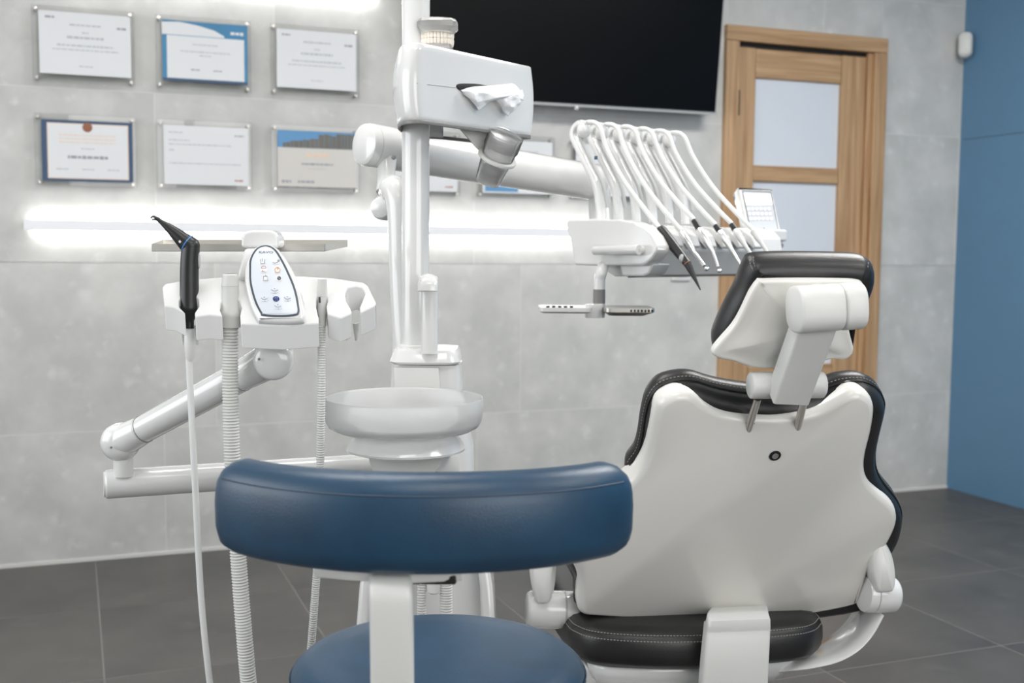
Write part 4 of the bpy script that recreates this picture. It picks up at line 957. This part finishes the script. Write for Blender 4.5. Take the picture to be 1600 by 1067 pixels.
dl.part('handle_stem', MB().tube([hd[0].lerp(hd[1], .4), hd[0].lerp(hd[1], .4)+e1*.03], .009, 18), WHITE)
aend = A1
dl.part('arm_link', MB().tube([A1+ad*.0, Vector((A1.x+.02, A1.y+.01, A1.z-.03)), EL(940, 352, .2)+Vector((0, 0, -.01))], [.03, .028, .03], 24), WHITE)
# whips
WH = [(933, 345), (930, 315), (923, 284), (909, 254), (896, 228), (889.5, 212), (892, 199), (901, 191.5), (912, 193)]
wk = [0.075+.061*k for k in range(6)]
w0 = spline([EL(x, y, .03) for x, y in WH], 5)
secw = rrect(.013, .020, .004, 3)
for k in range(6):
    off = e1*(wk[k]-.06)+Vector((0, 0, -.004*k))*0
    pts = [q+off for q in w0]
    wh = dl.part('whip_arm', MB().tube(pts, 1, sec=secw, up=tuple(e2)), WHITE, ang=50)
    hd_ = pts[-1]+e2*-.012
    dl.part('whip_head', MB().ball(hd_-Vector((0, 0, .012)), .02, 18, 10, (.85, .85, .95)), WHITE, wh)
    inner = [q+off+e2*.022+Vector((0, 0, -.004)) for q in w0[4:30]]
    dl.part('whip_groove', MB().tube(inner, .0045, 8), MID, wh)
    if k == 0: dl.part('badge', MB().box(EL(925, 246, .03)+off-e1*.002, (.008, .008, .002), (e2, Vector((0, 0, 1)), e1)), PAPERN, wh, flat=True)
# holders along the front top
hx = [(1022, 358), (1056, 362), (1084, 364), (1114, 366), (1142, 368), (1172, 370)]
for k in range(6):
    kk_ = wk[k]+.015
    q = [EL(x, y, .03)+e1*(kk_-.03) for x, y in ((985, 350), (1004, 352), (1020, 366), (1026, 384), (1022, 388), (1008, 372), (985, 362))]
    dl.part('instrument_holder', MB().prism(q, e1*.034), WHITE, bev=.004)
# instruments and hoses
def EK(x, y, k): return PP(x, y, eo_+e1*(wk[k]-.025)-Vector((0, 0, 0)), e1)
labels = ['black ended scaler handpiece, nearest the handle of the delivery unit', 'slim silver handpiece without collar, second from the delivery unit handle',
          'silver handpiece with black collar, third from the delivery unit handle', 'silver handpiece with black collar, fourth from the delivery unit handle',
          'white handpiece with black collar, second from the control display', 'white handpiece lying nearest the control display']
ends = [((1031, 357), (1074, 412), (1094.5, 453)), ((1064, 361), (1085, 396), (1104, 420)), ((1084, 344), (1113, 392), (1124, 423)), ((1118, 352), (1139, 384), (1160, 418)), ((1143, 350), (1163, 382), (1178, 404)), ((1176, 359), (1190, 380), (1206, 405))]
tops = [pts for pts in ()]
for k in range(6):
    T = Thing('handpiece', labels[k], 'handpiece', EK(*ends[k][0], k), group='handpieces hanging on the delivery unit')
    a, b, c_ = [EK(x, y, k)+e2*.0 for x, y in ends[k]]
    a += e2*0; 
    dab = (b-a)
    if k == 0:
        T.part('body', MB().tube([a, a+dab*.1, a+dab*.6, b], [.0100, .0115, .0110, .0085], 20), BLACK)
        T.part('grip', MB().ball(a.lerp(b, .86)-e1*.006, .0075, 16, 10, (.8, .8, 1.3)), MID)
        T.part('copper_ring', MB().tube([b-dab*.005, b+dab*.010], [.0087, .0086], 18), BROWN)
        T.part('tip', MB().tube([b, b.lerp(c_, .35), b.lerp(c_, .75), c_], [.0082, .0058, .0028, .0012], 16), BLACK)
    else:
        bm_ = SILV if k < 4 else WHITE
        f0 = 0
        if k in (2, 3, 4):
            T.part('collar', MB().tube([a, a+dab*.27], [.0066, .0074], 16), BLACK, label='black collar'); f0 = .27
        T.part('body', MB().tube([a+dab*f0, a+dab*(f0+.06), a+dab*.62, b], [.006, .0084, .0080, .0052], 18), bm_)
        T.part('neck', MB().tube([b, b.lerp(c_, .8)], [.0052, .0040], 14), bm_)
        if k in (1, 2): T.part('head', MB().ball(c_, .0062, 14, 10, (1, 1, .8)), SILV)
        else: T.part('head', MB().tube([b.lerp(c_, .8), c_], [.004, .0025], 12), bm_)
    st = w0[-1]+e1*(wk[k]-.06)+e2*.006+Vector((0, 0, .004))
    mid1 = st+(a-st)*.12+Vector((0, 0, .018)); 
    hp = [st-e2*.035+Vector((0, 0, -.03)), st-e2*.022+Vector((0, 0, -.006)), st, st+e2*.028+Vector((0, 0, -.012)), st.lerp(a, .25)+Vector((0, 0, -.004)), st.lerp(a, .5)+Vector((0, 0, -.016)), st.lerp(a, .8)+Vector((0, 0, -.008)), a+dab*-.08, a+dab*.02]
    T.part('hose', MB().tube(spline(hp, 8), .0052, 12), HOSEW)
# loops of hose under the whips
# control display
dn0 = Vector((.10, -1, .38)).normalized(); dcn = P(1188, 340, 2.86)
ds = Thing('control_display', 'white tilted control display with lit screen and key rows', 'display', dcn)
def DP(x, y, h=0): return PP(x, y, dcn+dn0*h, dn0)
DF = spline([DP(x, y) for x, y in ((1154, 297), (1158, 294), (1202, 296), (1207, 299), (1215, 335), (1224, 378), (1221, 384), (1180, 386), (1172, 382), (1162, 335))], 4, True)
hs = ds.part('housing', MB().puff(DF, dn0, [(.004, -.045), (0, -.040), (0, -.006), (.002, -.001), (.004, 0)]), WHITE, ang=50)
ds.part('bezel', MB().puff([DP(x, y, .0003) for x, y in ((1159.5, 297.5), (1205, 299.5), (1220.5, 381), (1176, 382))], dn0, [(0, -.001), (0, .0005)]), SLATE, hs, flat=True)
ds.part('face', MB().puff([DP(x, y, .0006) for x, y in ((1160.8, 299), (1204, 301), (1219, 379.5), (1177.2, 380.5))], dn0, [(0, -.001), (0, .0007)]), DFACE, hs, flat=True)
ds.part('screen', MB().puff([DP(x, y, .0014) for x, y in ((1162, 302.5), (1203.5, 304), (1207, 320), (1166, 320.5))], dn0, [(0, -.001), (0, .0006)]), LCD, hs, label='lit cream screen', flat=True)
for r_i in range(3):
    for c_i in range(6):
        x = 1169.5+c_i*6.4+r_i*1.9; y = 326.5+r_i*7.6
        ds.part('key', MB().puff([DP(x+a, y+b, .0015) for a, b in rrect(4.6, 4.6, 1.2, 2)], dn0, [(0, 0), (.0002, .0008)]), KEYM, hs)
ds.part('key', MB().lathe([(.003, 0), (.0025, .001)], DP(1193.5, 357.5, .0014), dn0, 14), INKB, hs, label='dark blue key')
ds.part('key', MB().lathe([(.011, 0), (.0105, .001)], DP(1207, 364, .0014), dn0, 20), MID, hs, label='large grey round key')
ds.part('stand', MB().tube([dcn+Vector((.0, .03, -.02)), dcn+Vector((.02, .02, -.10))], [.03, .034], 20), WHITE)
# element right end shelf where the display stands
dl.part('side_shelf', MB().box(EL(905, 349, .045)+e1*(LEN+.0)+e2*.09-Vector((0, 0, .02)), (.12, .20, .03), (e1, e2, Vector((0, 0, 1)))), WHITE, bev=.006)
# tray arm and tray carriers
tv = 2.47
dl.part('tray_post', MB().tube(spline([P(944, 410, tv+.03), P(940, 424, tv), P(937, 436, tv), P(936.5, 448, tv), P(936, 496, tv)], 5), [.0125]*20+[.0125], 24), WHITE)
dl.part('post_sleeve', MB().tube([P(936.3, 452, tv), P(936, 474, tv)], .0134, 24), GREY, label='grey rubber sleeve')
tr = Thing('tray_carrier', 'slim white and steel tray carrier hanging under the delivery unit', 'tray', P(936, 490, tv))
tr.part('hub', MB().loft([[Vector((P(936, 0, tv).x+a, tv+b, z)) for a, b in rrect(.040, .04, .01, 3)] for z in (P(936, 497, tv-.02).z, P(936, 476, tv-.02).z)]), WHITE, bev=.001)
za_, zb__ = P(936, 488, tv).z, P(936, 479, tv).z
lx0, lx1 = P(842, 480, tv).x, P(922, 480, tv).x
tr.part('carrier_wing', MB().loft([rr((lx0+lx1)/2, tv, za_, lx1-lx0-.012, .11, .012), rr((lx0+lx1)/2, tv, za_+.004, lx1-lx0, .13, .012), rr((lx0+lx1)/2, tv, zb__, lx1-lx0, .13, .012)]), WHITE)
lx0, lx1 = P(942, 480, tv).x, P(1018, 480, tv).x
cw = tr.part('carrier_wing', MB().loft([rr((lx0+lx1)/2-.006, tv, za_-.004, lx1-lx0-.03, .11, .012), rr((lx0+lx1)/2, tv, za_+.004, lx1-lx0, .13, .012), rr((lx0+lx1)/2, tv, zb__, lx1-lx0, .13, .012)]), STEEL, label='steel wing with slots')
for i in range(7):
    xq = lx1-.006-i*.0075
    tr.part('slot', MB().box((xq, tv-.0655, (za_+zb__)/2+.001), (.0035, .002, .005)), DARK, cw, flat=True)
for i in range(5):
    tr.part('clip', MB().box((P(855+i*9, 478, tv).x, tv-.05+.004*(i % 2), zb__+.0015), (.007, .004, .003)), DARK, flat=True)
